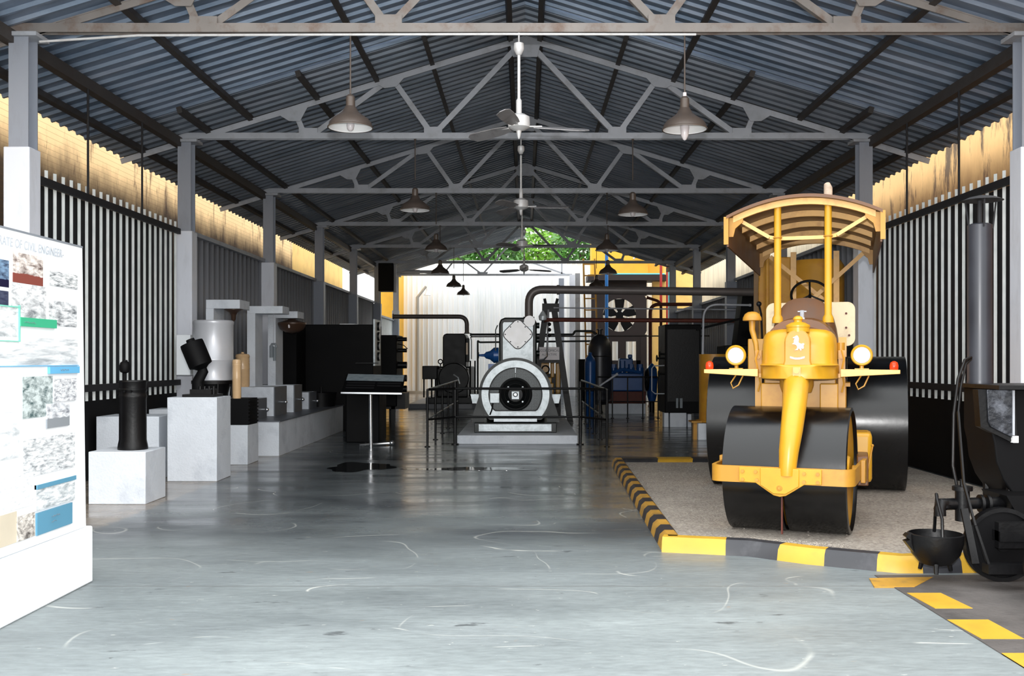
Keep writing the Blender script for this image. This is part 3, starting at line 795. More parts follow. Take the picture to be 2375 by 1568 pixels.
# ================================================================ left side exhibits
# display board
BX = -3.13
t = tag(empty('display_board', (BX, 6.0, .42)), 'large white display board with many photographs standing on a white plinth', 'display board')
ob = (BX, 6.0, .42)
def yb(px): return F * 3.13 / (VX - px)
def zb(px, py): return EYE + (VY - py) * yb(px) / F
g = G(ob); g.rings([[(x, y, z) for y, z in ((4.6, .42), (7.16, .408), (7.10, 2.385), (4.6, 2.385))] for x in (BX - .03, BX)]); g.obj('panel', M['board'], t)
g = G(ob); g.box(BX - .04, BX + .004, 4.6, 7.1, 2.385, 2.397); g.obj('top_edge', M['ink'], t)
PN = [0]
def pr(x0, x1, y0, y1, m, lay=0, name='photo_print', lab=None):
    """print on the board; the numbers are where its corners show in the photograph's frame, at the board's own distance"""
    ya, yc = yb(x0), yb(x1); xm = (x0 + x1) / 2
    z1, z0 = zb(xm, y0), zb(xm, y1)
    PN[0] += 1
    g = G(ob); g.box(BX + .0005, BX + .002 + lay * .006 + PN[0] * .0002, ya, yc, z0, z1); o = g.obj(name, m, t)
    if lab: o['label'] = lab
ph = [(-70, 20, 596, 661, photo('night', (10, 14, 50), (120, 150, 180), 3, (.35, (14, 12, 50))), 0, 'photograph in deep blue'),
      (-70, 19, 670, 706, photo('dusk', (30, 34, 62), (70, 76, 100), 3), 0, None),
      (29, 99, 590, 659, photo('hall', (90, 70, 66), (240, 232, 226), 4, (.38, (128, 66, 58))), 0, 'photograph of a hall with a red floor'),
      (114, 179, 633, 667, photo('house', (90, 98, 104), (240, 243, 245), 5), 0, None),
      (25, 106, 660, 738, photo('terrace', (110, 116, 122), (244, 246, 248), 3), 0, None),
      (112, 177, 700, 757, photo('pavilion', (92, 98, 104), (240, 243, 246), 4), 0, None),
      (-60, 42, 708, 790, photo('harbour', (150, 156, 160), (246, 248, 250), 3), 0, None),
      (-60, 179, 783, 848, photo('bridge', (150, 158, 164), (246, 249, 251), 3), 0, None),
      (-60, 33, 868, 960, photo('drawing', (206, 212, 216), (246, 249, 251), 7), 0, None),
      (51, 121, 873, 968, photo('airfield', (74, 96, 98), (205, 216, 216), 5), 0, 'aerial photograph in green grey'),
      (122, 174, 878, 930, photo('crowd', (120, 124, 134), (240, 243, 246), 6), 1, None),
      (106, 158, 935, 990, photo('gate', (120, 124, 134), (238, 242, 246), 4, (.45, (140, 146, 152))), 1, None),
      (-60, 44, 973, 1070, photo('sketch', (180, 186, 190), (246, 249, 251), 4), 0, None),
      (52, 172, 1012, 1096, photo('views', (130, 136, 142), (246, 249, 251), 8), 0, None),
      (-60, 76, 1110, 1190, photo('list', (196, 200, 204), (246, 249, 251), 14), 0, None),
      (80, 170, 1114, 1172, photo('skyline', (150, 160, 166), (244, 248, 250), 5), 1, None),
      (37, 77, 1193, 1250, photo('star', (60, 54, 52), (236, 230, 222), 3), 1, 'photograph of spoked shape in brown and white'),
      (-60, 37, 1200, 1275, mat('print_beige', (206, 196, 176), .4, 0, .04, 8), 0, None)]
for x0, x1, y0, y1, m_, lay, lab in ph: pr(x0, x1, y0, y1, m_, lay, lab=lab)
lb = mat('caption_green', (60, 170, 130), .4, 0, .02, 3); lbl = mat('caption_blue', (104, 176, 218), .4, 0, .02, 3); lbd = mat('caption_steel_blue', (92, 148, 176), .4, 0, .03, 3); gb = mat('frame_green', (120, 200, 180), .4)
pr(42, 126, 739, 759, lb, 2, 'caption_strip', 'green caption strip'); pr(110, 179, 850, 866, lbl, 2, 'caption_strip', 'light blue caption strip')
pr(82, 164, 1178, 1228, lbd, 1, 'caption_strip', 'steel blue caption card'); pr(80, 171, 1114, 1124, lbd, 2, 'caption_strip')
pr(-60, 43, 706, 709, gb, 1, 'picture_border'); pr(41, 43, 708, 791, gb, 1, 'picture_border'); pr(-60, 43, 789, 791, gb, 1, 'picture_border'); pr(-60, 179, 848, 850, lbl, 1, 'picture_border')
text('lettering', 'DIRECTORATE OF CIVIL ENGINEER-', .078, M['ink_light'], t, (.006, yb(146) - 6.0, zb(80, 574) - .42 - .004), (pi / 2, 0, pi / 2), .001, 'RIGHT', .92)
for x, y_, n_ in ((60, 748, 16), (143, 858, 14), (122, 1195, 14), (122, 1207, 10)):
    g = G(ob)
    yy = yb(x); zz = zb(x, y_)
    rr = random.Random(int(x + y_))
    pts = [Vector((BX + .022, yy - .06 + i * .012, zz + rr.uniform(-.006, .006))) for i in range(n_ - 3)]
    for a, b_ in zip(pts, pts[1:]): g.bar(a, b_, .002, .002, up=(0, 0, 1))
    g.obj('handwriting', M['ink'], t)
g = G((BX, 6.0, 0)); g.rings([[(x, y, z) for x, y in ((-3.5, 4.3), (-3.5, 7.22), (-3.105, 7.22), (-3.105, 4.3))] for z in (0, .405)])
tag(g.obj('plinth', M['board'], loc=(BX, 6.0, 0), bevel=.012), 'long white plinth under the display board', 'plinth')

def block(x0, x1, y0, y1, z0, z1, label, m='white_block', name='display_plinth', grp='whitewashed display plinths', bev=.008):
    c = ((x0 + x1) / 2, (y0 + y1) / 2, z0)
    g = G(c); g.box(x0, x1, y0, y1, z0, z1)
    return tag(g.obj(name, M[m], loc=c, bevel=bev), label, 'plinth', grp)
block(-4.81, -4.18, 11.06, 11.68, 0, .58, 'low square whitewashed plinth under the black barrel')
block(-5.68, -4.85, 13.3, 13.95, 0, .84, 'wide whitewashed plinth behind the black barrel')
block(-5.62, -5.28, 15.0, 15.5, 0, .85, 'whitewashed plinth against the wall left of the tall plinth')
block(-4.68, -4.03, 13.13, 13.75, 0, 1.1, 'tallest whitewashed plinth, under the tilted black lantern')
block(-4.52, -4.2, 15.2, 15.82, 0, .6, 'small whitewashed plinth under the black ribbed box')
block(-5.25, -4.55, 15.25, 15.95, 0, 1.0, 'whitewashed plinth hidden below the white enamel drum')
# long stepped plinth
t = tag(empty('long_plinth', (-4.7, 19.5, 0)), 'long low whitewashed plinth carrying the stepped blocks by the left wall', 'plinth')
g = G((-4.7, 19.5, 0)); g.box(-5.48, -4.06, 16.57, 22.4, 0, .565); g.obj('concrete_body', [M['white_block']], t, bevel=.006)
g = G((-4.7, 19.5, 0)); g.box(-5.485, -4.04, 16.55, 22.42, .565, .58); g.obj('top_slab', M['grey_tile'], t)
for i, (x0, x1, y0, y1, z1, l) in enumerate(((-5.45, -4.5, 16.85, 17.5, .93, 'front stepped block with a tap on its side, on the long plinth'), (-5.45, -4.48, 17.98, 18.88, 1.1, 'broad stepped block under the large beige jar'),
                                (-5.2, -4.43, 19.3, 19.95, 1.1, 'third stepped block under the pale arm with the brown bowl'), (-5.1, -4.4, 20.5, 21.2, .92, 'low rear stepped block on the long plinth'))):
    o = ((x0 + x1) / 2, (y0 + y1) / 2, .58)
    t = tag(empty('stepped_block', o), l, 'block', 'stepped blocks on the long plinth')
    g = G(o); g.box(x0, x1 - .02, y0, y1, .58, z1); g.obj('body', M['white_block'], t)
    g = G(o); g.box(x1 - .02, x1, y0, y1, .58, z1); g.obj('side_tile', M['grey_tile'], t)
    g = G(o); c = Vector((x1, (y0 + y1) / 2, .58 + (z1 - .58) * .45)); g.cyl(c, c + Vector((.07, 0, 0)), .02, n=10); g.sphere(c + Vector((.085, 0, 0)), .035, 12); g.obj('tap', M['chrome'], t)

# black barrel on the low plinth
o = (-4.44, 11.37, .58)
t = tag(empty('iron_barrel', o), 'black iron barrel with a ball finial on the nearest whitewashed plinth', 'iron barrel')
g = G(o); g.lathe([(.162, .58), (.164, .60), (.158, .64), (.148, .69), (.146, 1.15), (.152, 1.17), (.152, 1.19), (.146, 1.2), (.146, 1.235), (.152, 1.245), (.152, 1.262), (.146, 1.27), (.15, 1.33), (.156, 1.345), (.15, 1.36)], (-4.44, 11.37, 0), n=40); g.obj('body', M['black_iron'], t)
g = G(o); g.cyl((-4.53, 11.37, 1.35), (-4.53, 11.37, 1.46), .02, n=10); g.lathe([(.02, 1.44), (.05, 1.455), (.06, 1.48), (.06, 1.53), (.05, 1.56), (.03, 1.575), (.028, 1.59)], (-4.53, 11.37, 0), n=20); g.obj('finial', M['black_matt'], t)
g = G(o); g.cyl((-4.4, 11.23, 1.24), (-4.4, 11.2, 1.24), .012, n=8); g.cyl((-4.47, 11.23, 1.24), (-4.47, 11.2, 1.24), .012, n=8); g.obj('rivet', M['black_matt'], t)

# tilted black lantern
o = (-4.33, 13.42, 1.1)
t = tag(empty('tilted_lantern', o), 'black tilted cylindrical lantern on an iron foot on the tallest plinth', 'lantern')
A = at(466, 848, 13.42); Bp = at(443, 793, 13.42); ax = (Bp - A).normalized()
g = G(o); g.lathe([(.05, -.06), (.1, -.02), (.152, 0), (.155, .04), (.155, .3), (.15, .33), (.06, .335), (.055, .38), (.0, .385)], A - ax * .0, ax, 28); g.obj('lamp_drum', M['black_matt'], t)
g = G(o); p = at(462, 922, 13.42); g.tube([(p.x, 13.42, 1.1), (p.x - .02, 13.42, 1.3), A - ax * .08, A], [.1, .075, .07, .06], 16, flat=.8); g.obj('stem', M['black_matt'], t)
g = G(o); g.box(p.x - .16, p.x + .26, 13.22, 13.62, 1.1, 1.135); g.box(p.x - .08, p.x + .2, 13.28, 13.55, 1.135, 1.2)
for k in range(4): g.cyl((p.x + .05 + .06 * k, 13.3, 1.13), (p.x + .05 + .06 * k, 13.3, 1.24), .018, n=8)
g.obj('foot', M['black_iron'], t)

# white enamel drum
o = (-4.84, 15.6, 1.0)
t = tag(empty('water_drum', o), 'white enamel drum on a black stand behind the tallest plinth', 'drum')
g = G(o); g.lathe([(.295, 1.27), (.305, 1.28), (.3, 1.3), (.3, 1.57), (.306, 1.58), (.306, 1.6), (.3, 1.61), (.3, 2.13), (.308, 2.145), (.308, 2.18), (.29, 2.2), (.28, 2.2), (.0, 2.21)], (-4.84, 15.6, 0), n=48); g.obj('drum_body', M['white_enamel'], t)
g = G(o); g.cyl((-4.84, 15.6, 1.22), (-4.84, 15.6, 1.27), .33, n=32); g.cyl((-4.84, 15.6, 1.0), (-4.84, 15.6, 1.22), .2, .26, n=20)
for k in range(6):
    a = k * pi / 3; g.cyl((-4.84 + .27 * cos(a), 15.6 + .27 * sin(a), 1.0), (-4.84 + .29 * cos(a), 15.6 + .29 * sin(a), 1.24), .022, n=8)
g.obj('stand', M['black_iron'], t)
# white box on the wall behind the lantern
a = at(416, 782, 15.2); b_ = at(440, 866, 15.2)
g = G((a.x, 15.2, 1.1)); g.box(-5.42, -5.2, 15.6, 15.9, 1.35, 1.98); tag(g.obj('wall_box', M['board'], loc=(a.x, 15.2, 1.1), bevel=.01), 'white box fixed behind the tilted lantern beside the column', 'box')

# black ribbed battery box
o = (-4.35, 15.5, .6)
t = tag(empty('battery_box', o), 'black ribbed box on the small whitewashed plinth', 'box')
g = G(o); g.box(-4.5, -4.2, 15.25, 15.75, .6, 1.0); g.obj('case', M['black_matt'], t)
g = G(o)
for k in range(7): g.box(-4.2, -4.18, 15.25, 15.75, .63 + k * .055, .65 + k * .055)
g.obj('ribs', M['black_matt'], t)
def jar(x, y, z, r, h, label, lid=True):
    t = tag(empty('stoneware_jar', (x, y, z)), label, 'jar')
    g = G(); g.lathe([(r * .9, 0), (r, .02), (r, h * .5), (r * 1.03, h * .52), (r, h * .54), (r * .98, h * .84), (r * 1.04, h * .86), (r * 1.0, h * .88)], n=32); g.obj('body', M['beige'], t)
    g = G(); g.lathe([(r * 1.02, h * .88), (r * .9, h * .93), (r * .35, h * .955), (r * .2, h * .96), (r * .22, h * .99), (r * .1, h)] if lid else [(r * .98, h * .88), (r * 1.05, h * .93), (r * .9, h * .99), (r * .3, h)], n=24); g.obj('lid', M['beige'], t)
jar(-4.4, 15.33, 1.0, .066, .6, 'slim tall beige jar standing on the black ribbed box', False)
jar(-5.1, 18.13, 1.1, .125, .63, 'wide beige jar with a knobbed lid beside the pale post')

# L shaped pale posts
def l_post(x0, x1, xe, y0, y1, z0, z1, th, label):
    o = ((x0 + x1) / 2, (y0 + y1) / 2, z0)
    t = tag(empty('arm_post', o), label, 'post', 'pale inverted L posts by the left wall')
    g = G(o); g.box(x0, x1, y0, y1, z0, z1 - th); g.obj('upright', M['white_block'], t)
    g = G(o); g.box(x0, xe, y0, y1, z1 - th, z1); g.obj('arm', M['white_block'], t, bevel=.005)
    return t, o
t, o = l_post(-5.37, -5.24, -4.8, 16.9, 17.5, .93, 2.6, .15, 'pale inverted L post above the white drum, holding a small brown cone')
c = Vector((-4.98, 17.15, 2.45)); g = G(o); g.lathe([(.16, 0), (.16, -.01), (.07, -.06), (.045, -.1), (.04, -.17), (.02, -.2), (.0, -.21)], c, n=24); g.obj('cone_shade', M['bronze'], t)
t, o = l_post(-5.08, -4.93, -4.43, 18.35, 18.86, 1.1, 2.57, .135, 'pale inverted L post beside the wide beige jar, with a pull chain')
c = Vector((-4.62, 18.45, 2.43)); g = G(o); g.cyl(c, c - Vector((0, 0, .55)), .006, n=6); g.obj('pull_chain', M['steel'], t)
g = G(o); g.tube([c + Vector((-.06, 0, -.62)), c + Vector((-.03, 0, -.55)), c + Vector((.03, 0, -.55)), c + Vector((.06, 0, -.62))], .02, 8); g.cyl(c - Vector((.04, 0, .8)), c - Vector((.04, 0, .58)), .035, n=10); g.cyl(c - Vector((-.02, 0, .86)), c - Vector((-.02, 0, .6)), .03, n=10); g.obj('pull_handle', M['plastic_grey'], t)
t, o = l_post(-4.95, -4.8, -4.38, 19.33, 19.9, 1.1, 2.52, .13, 'pale inverted L post holding a wide brown bowl, rearmost of the three')
c = Vector((-4.55, 19.6, 2.38)); g = G(o); g.lathe([(.07, 0), (.09, -.02), (.27, -.07), (.275, -.1), (.22, -.2), (.12, -.26), (0, -.28)], c, n=32); g.obj('bowl', M['bronze'], t)
g = G(o); g.cyl(c - Vector((0, .24, .1)), c - Vector((0, .24, .18)), .03, .015, n=10); g.obj('bulb', M['bulb'], t)
# dark wall cupboard behind the posts
g = G((-5.3, 20.6, .58)); g.box(-5.45, -4.85, 21.3, 22.2, .58, 2.3); tag(g.obj('dark_cupboard', M['black_matt'], loc=(-5.3, 20.6, .58)), 'tall dark cupboard behind the rearmost pale post', 'cupboard')
g = G((-4.4, 21.6, .58)); g.lathe([(.3, 0), (.33, .25), (.34, .3), (.3, .3), (.02, .26)], (-4.42, 21.75, .58), n=28); g.cyl((-4.42, 21.75, .85), (-4.42, 21.75, 1.0), .02, n=8)
tag(g.obj('iron_basin', M['black_iron'], loc=(-4.4, 21.6, .58)), 'shallow dark basin at the rear of the long plinth', 'basin')

# big black cabinet with gauges
o = (-4.2, 23.2, 0)
t = tag(empty('switch_cabinet', o), 'large plain black cabinet against the left wall', 'cabinet')
g = G(o); g.box(-4.99, -3.42, 22.6, 23.9, 0, 2.38); g.obj('body', M['black_matt'], t, bevel=.015)
g = G(o); g.box(-3.42, -3.38, 22.62, 23.5, 1.45, 2.5); g.obj('gauge_board', M['silver'], t)
for k, z in enumerate((2.35, 2.12, 1.9, 1.66)):
    g = G(o); g.cyl((-3.38, 23.05, z), (-3.34, 23.05, z), .1, n=20); g.obj('gauge_rim', M['black_iron'], t)
    g = G(o); g.cyl((-3.34, 23.05, z), (-3.335, 23.05, z), .07, n=20); g.obj('gauge_face', M['board'], t)
g = G(o); g.box(-3.8, -3.3, 22.5, 22.6, 1.5, 1.52); g.obj('bracket', M['black_iron'], t)
g = G((-4.6, 23.2, 2.38)); g.box(-4.25, -3.9, 23.0, 23.4, 2.38, 2.41); tag(g.obj('paper_sheet', M['board'], loc=(-4.6, 23.2, 2.38)), 'pale sheet lying on top of the large black cabinet', 'sheet')
# black crate behind the lectern
o = (-3.1, 19.5, 0)
t = tag(empty('black_chest', o), 'black upright chest standing behind the tilted information lectern', 'chest')
g = G(o); g.box(-3.43, -2.79, 19.2, 20.2, 0, .96); g.obj('body', M['black_matt'], t, bevel=.02)
g = G(o); g.box(-3.45, -2.77, 19.18, 20.22, .96, 1.0); g.obj('lid', M['black_matt'], t)

# stepped switchgear behind
o = (-3.4, 25.6, 0)
t = tag(empty('switchgear', o), 'dark switchgear machine with stub arms behind the black cabinet', 'machine')
g = G(o); g.box(-3.95, -3.2, 25, 26.3, .42, 2.2); g.obj('body', M['black_matt'], t, bevel=.02)
for z in (2.1, 1.82, 1.45, 1.12, .85):
    g = G(o); g.cyl((-3.2, 25.3, z), (-2.98, 25.3, z), .05 if z in (2.1, 1.82) else .085, n=12); g.obj('stub_arm', M['black_iron'], t)
g = G(o); g.tube([(-3.2, 25.2, 1.98), (-3.05, 25.2, 1.95), (-2.95, 25.2, 1.86)], .012, 6); g.obj('lever', M['black_iron'], t)
for x in (-3.85, -3.3):
    g = G(o); g.box(x - .05, x + .05, 25.1, 25.2, 0, .42); g.obj('leg', M['black_iron'], t)
g = G(o); g.box(-3.6, -3.0, 25.1, 26, .35, .75); g.obj('gear_case', M['black_iron'], t)
# another dark control board beside
o = (-3.0, 30, 0)
t = tag(empty('control_stand', o), 'dark low machine on legs behind the information lectern, right of the black chest', 'machine')
g = G(o); g.box(-4.3, -3.6, 27.5, 28.5, .3, 1.9); g.obj('body', M['engine_dark'], t)
for x in (-4.25, -3.7):
    g = G(o); g.box(x - .04, x + .06, 27.6, 27.7, 0, .3); g.obj('leg', M['black_iron'], t)

# lectern
o = (-2.83, 18.45, 0)
t = tag(empty('information_lectern', o), 'tilted information lectern on a polished steel T foot', 'lectern')
c0, c1, c2, c3 = at(791, 911, 18.2), at(932, 913, 18.2), at(940, 870, 18.95), at(805, 867, 18.95)
g = G(o); nrm = (c1 - c0).cross(c3 - c0).normalized(); g.rings([[c0, c1, c2, c3], [p - nrm * .03 for p in (c0, c1, c2, c3)]]); g.obj('tilted_top', M['black_matt'], t)
def on(u, v_, k=.002): return c0.lerp(c1, u).lerp(c3.lerp(c2, u), v_) + nrm * k
g = G(o); g.rings([[on(u, v_, k) for u, v_ in ((.02, .64), (.985, .64), (.985, .985), (.02, .985))] for k in (0, .004)]); g.obj('print_header', photo('header', (110, 128, 140), (170, 182, 188), 8), t)
g = G(o)
for k, (a, b2) in enumerate(((.05, .52), (.05, .52), (.05, .52), (.56, .95), (.56, .95))):
    v0 = .5 - .13 * (k % 3); g.rings([[on(u, v_, q) for u, v_ in ((a, v0), (b2, v0), (b2, v0 + .05), (a, v0 + .05))] for q in (0, .004)])
g.obj('print_text', M['rail_dark'], t)
g = G(o); g.bar(c0 + Vector((0, -.01, 0)), c1 + Vector((0, -.01, 0)), .03, .03, up=(0, 0, 1)); g.obj('front_lip', M['chrome'], t)
g = G(o); g.cyl((-2.83, 18.45, 0), (-2.84, 18.45, 1.0), .034, n=16); g.obj('post', M['chrome'], t)
g = G(o); g.tube([(-3.02, 18.35, .03), (-2.83, 18.45, .035), (-2.55, 18.62, .04), (-2.45, 18.62, .04)], .028, 10); g.sphere((-2.47, 18.6, .05), .045, 12); g.tube([(-2.9, 18.5, .03), (-2.98, 18.75, .03)], .02, 8); g.obj('foot', M['chrome'], t)
# ================================================================ centre: railing, engines
def clip_ring(R0, h, n=72):
    pts = []
    for k in range(n):
        a = 2 * pi * k / n - pi / 2
        r = R0
        if sin(a) < 0 and R0 * -sin(a) > h: r = h / -sin(a)
        pts.append((r * cos(a), r * sin(a)))
    return pts
def annulus(g, c, Ro, ho, Ri, hi, y0, y1, n=72):
    o_, i_ = clip_ring(Ro, ho, n), clip_ring(Ri, hi, n)
    A = [[g.v((c[0] + x, y, c[2] + z)) for x, z in p] for y in (y0, y1) for p in (o_, i_)]
    for k in range(n):
        j = (k + 1) % n
        g.f([A[0][k], A[0][j], A[1][j], A[1][k]]); g.f([A[2][k], A[2][j], A[3][j], A[3][k]])
        g.f([A[0][k], A[0][j], A[2][j], A[2][k]]); g.f([A[1][k], A[1][j], A[3][j], A[3][k]])

def rsq(hw, hh, r, n=6):
    out = []
    for cx_, cz_, a0 in ((hw - r, hh - r, 0), (-hw + r, hh - r, 90), (-hw + r, -hh + r, 180), (hw - r, -hh + r, 270)):
        for k in range(n + 1):
            a = R(a0 + 90 * k / n); out.append((cx_ + r * cos(a), cz_ + r * sin(a)))
    return out

block(-1.28, .99, 18.9, 24.6, 0, .165, 'flat pale concrete foundation under the front engine', 'white_block', 'engine_foundation', 'engine foundations', .01)

def engine(x, y, label, front=True):
    """x = centre of the generator, y = its front"""
    o = (x, y, .165); t = tag(empty('stationary_engine', o), label, 'engine', 'stationary engines')
    G_ = lambda: G(o)
    gd = M['green_dark'] if front else M['engine_dark']; sv = M['silver'] if front else M['engine_dark']
    g = G_(); g.box(x - .71, x + .70, y - .2, y - .16, .2, .335); g.obj('front_sill', sv, t)
    g = G_(); g.box(x - .8, x + .8, y - .16, y + 3.6, .165, .36); g.obj('base_frame', gd, t, bevel=.01)
    cz = .91
    if front:
        g = G_(); g.box(x - .42, x + .42, y - .12, y - .06, .38, .44); g.obj('front_rail', M['silver'], t)
        g = G_(); annulus(g, (x, 0, cz), .72, .5, .66, .46, y - .02, y + .22); g.obj('outer_casing', gd, t)
        g = G_(); annulus(g, (x, 0, cz), .665, .44, .53, .33, y - .035, y + .05); g.obj('end_ring', M['silver'], t)
        g = G_(); annulus(g, (x, 0, cz), .53, .33, .505, .31, y - .045, y); g.obj('inner_rim', M['engine_dark'], t)
        g = G_(); annulus(g, (x, 0, cz), .52, .32, .2, .2, y - .01, y + .02); g.obj('vent_grille', M['grille'], t)
        g = G_(); g.torus((x, y - .03, cz), .3, .03, (0, 1, 0), 48); g.torus((x, y - .05, cz), .21, .012, (0, 1, 0), 40); g.lathe([(.3, .06), (.3, 0), (.19, -.05), (.14, -.12), (.0, -.13)], (x, y, cz), (0, 1, 0), 40); g.obj('bearing_housing', M['engine_dark'], t)
        for k in range(4):
            a = pi / 4 + k * pi / 2; g = G_(); g.cyl((x + .2 * cos(a), y - .09, cz + .2 * sin(a)), (x + .2 * cos(a), y - .06, cz + .2 * sin(a)), .018, n=6); g.obj('bolt', M['silver'], t)
        g = G_(); g.box(x - .07, x + .07, y - .145, y - .12, cz - .09, cz + .06); g.obj('shaft_plate', M['silver'], t)
        g = G_(); g.torus((x, y - .15, cz), .04, .01, (0, 1, 0), 20); g.cyl((x, y - .17, cz), (x, y - .13, cz), .018, n=12); g.obj('shaft_nut', M['chrome'], t)
        g = G_(); g.box(x - .5, x - .31, y - .1, y - .03, cz - .17, cz + .03); g.obj('terminal_box', M['silver'], t, bevel=.01)
        g = G_(); g.tube([(x - .44, y - .06, cz - .17), (x - .46, y - .06, cz - .3), (x - .5, y - .04, cz - .4)], .014, 8); g.obj('cable', M['black_iron'], t)
        g = G_(); g.cyl((x, y - .05, cz + .52), (x, y - .05, cz + .42), .02, n=10); g.cyl((x, y - .05, cz + .4), (x, y - .05, cz + .33), .012, n=8); g.obj('oil_cup', M['silver'], t)
        g = G_(); g.cyl((x, y + .2, cz), (x, y + .95, cz), .6, n=48); g.obj('generator_body', gd, t)
        for s in (-1, 1):
            g = G_(); g.prism([(s * .62, .36), (s * .86, .36), (s * .84, .5), (s * .66, 1.05), (s * .6, 1.0)], lambda a, b, t_: (x + a, y + t_, b), .06, .16); g.obj('mounting_foot', gd, t)
            g = G_(); g.prism([(s * .7, .9), (s * .9, .9), (s * .86, .72), (s * .72, .72)], lambda a, b, t_: (x + a, y + t_, b), .3, .5); g.obj('side_box', M['silver'], t)
    else:
        g = G_(); g.box(x - .45, x + .55, y, y + .9, .36, 1.3); g.lathe([(.5, 0), (.5, .5)], (x + .1, y - .1, .98), (0, 1, 0), 32); g.obj('crank_cover', gd, t, bevel=.03)
        g = G_(); g.box(x - .9, x - .42, y - .3, y + .5, .95, 1.38); g.obj('side_tank', gd, t, bevel=.02)
        g = G_(); g.torus((x - .33, y - .1, 1.52), .07, .018, (0, 1, 0), 20); g.cyl((x - .33, y - .1, 1.36), (x - .33, y - .1, 1.46), .02, n=8); g.obj('lifting_eye', gd, t)
        for k in (-.85, -.6, .65, .8):
            g = G_(); g.cyl((x + k, y - .25, .36), (x + k, y - .25, 1.0 if k < 0 else 1.55), .025, n=8); g.obj('stay_rod', gd, t)
        g = G_(); g.tube([(x + .1, y - .15, 1.1), (x + .25, y - .2, 1.0), (x + .3, y - .2, .8)], .03, 8); g.obj('hose', M['silver'], t)
    yc = y + 1.05
    cx_ = x + .04
    g = G_(); g.box(x - .62, x + .6, yc + .0, yc + 2.2, .36, 1.35); g.obj('crankcase', gd, t, bevel=.04)
    # cylinder block
    poly = [(-.39, 1.3), (.39, 1.3), (.39, 2.36), (.33, 2.46), (-.27, 2.46), (-.36, 2.42), (-.39, 2.33)]
    g = G_(); g.prism(poly, lambda a, b, t_: (cx_ + a, yc + t_, b), 0, 1.9); g.obj('cylinder_block', gd, t, bevel=.03)
    if front:
        g = G_(); g.prism([(-.31, 1.42), (.31, 1.42), (.31, 2.36), (-.29, 2.36), (-.31, 2.33)], lambda a, b, t_: (cx_ + a, yc + t_, b), -.03, .0); g.obj('front_plate', M['silver'], t)
        P = [(a * cos(R(45)) - b * sin(R(45)), a * sin(R(45)) + b * cos(R(45))) for a, b in rsq(.235, .235, .11)]
        g = G_(); g.prism([(a * 1.07, b * 1.07) for a, b in P], lambda a, b, t_: (cx_ - .0 + a, yc + t_, 2.11 + b), -.05, -.03); g.obj('cover_gasket', M['engine_dark'], t)
        g = G_(); g.prism(P, lambda a, b, t_: (cx_ - .0 + a, yc + t_, 2.11 + b), -.07, -.05); g.obj('diamond_cover', M['silver_bright'], t)
        for k in range(8):
            a = k * pi / 4; rr = .26 if k % 2 == 0 else .215
            g = G_(); g.cyl((cx_ + rr * cos(a), yc - .085, 2.11 + rr * sin(a)), (cx_ + rr * cos(a), yc - .05, 2.11 + rr * sin(a)), .014, n=6); g.obj('bolt', M['engine_dark'], t)
        g = G_(); g.cyl((cx_ + .24, yc - .08, 2.38), (cx_ + .24, yc - .02, 2.38), .115, n=24); g.obj('round_cover', M['silver_bright'], t)
        g = G_(); g.tube([(cx_ - .3, yc - .02, 1.36), (cx_ - .15, yc - .04, 1.45), (cx_, yc - .05, 1.48), (cx_ + .15, yc - .04, 1.45), (cx_ + .3, yc - .02, 1.36)], .02, 8); g.obj('drain_pipe', M['engine_dark'], t)
        # blue pump with hand wheel
        g = G_(); g.lathe([(.02, -.32), (.03, -.2), (.07, -.16), (.09, -.08), (.16, 0), (.16, .1)], (cx_ - .5, yc + .1, 1.68), (1, 0, 0), 16); g.obj('injection_pump', M['blue'], t)
        g = G_(); g.torus((cx_ - .82, yc + .1, 1.68), .06, .012, (1, 0, 0), 20); g.obj('hand_wheel', M['engine_dark'], t)
        g = G_(); g.box(cx_ - .62, cx_ - .45, yc + .2, yc + .6, 1.3, 1.5); g.obj('blue_case', M['blue'], t)
        # right hand fittings
        g = G_(); g.lathe([(.02, -.02), (.08, 0), (.09, .08), (.04, .16), (.01, .2)], (cx_ + .52, yc + .3, 2.42), (0, 0, 1), 14); g.obj('relief_valve', M['silver'], t)
        for z in (2.3, 2.0, 1.72):
            g = G_(); g.cyl((cx_ + .39, yc + .2, z), (cx_ + .45, yc + .2, z), .06, n=16); g.obj('valve_body', gd, t)
        g = G_(); g.tube([(cx_ - .42, yc - .0, 2.3), (cx_ - .46, yc - .02, 2.2), (cx_ - .46, yc - .02, 1.7), (cx_ - .44, yc, 1.55)], .012, 6); g.obj('side_tube', gd, t)
    else:
        g = G_(); g.box(cx_ + .39, cx_ + .5, yc - .05, yc + .3, 1.5, 2.3); g.obj('side_housing', gd, t, bevel=.02)
        g = G_(); g.box(cx_ + .4, cx_ + .46, yc - .08, yc - .05, 1.75, 2.15); g.obj('small_window', M['beige'], t)
        g = G_(); g.tube([(cx_ + .55, yc - .05, 2.35), (cx_ + .58, yc - .05, 2.2), (cx_ + .58, yc - .05, 1.6)], .014, 6); g.obj('side_tube', gd, t)
    return t
engine(-.19, 19.7, 'front diesel engine with a pale ringed generator disc and diamond cover plate')
block(-3.75, -1.5, 32.2, 36.6, 0, .165, 'low dark foundation under the rear engine', 'grey_tile', 'engine_foundation', 'engine foundations')
engine(-2.42, 32.7, 'dark rear engine before the white boundary wall, with a lifting eye', False)

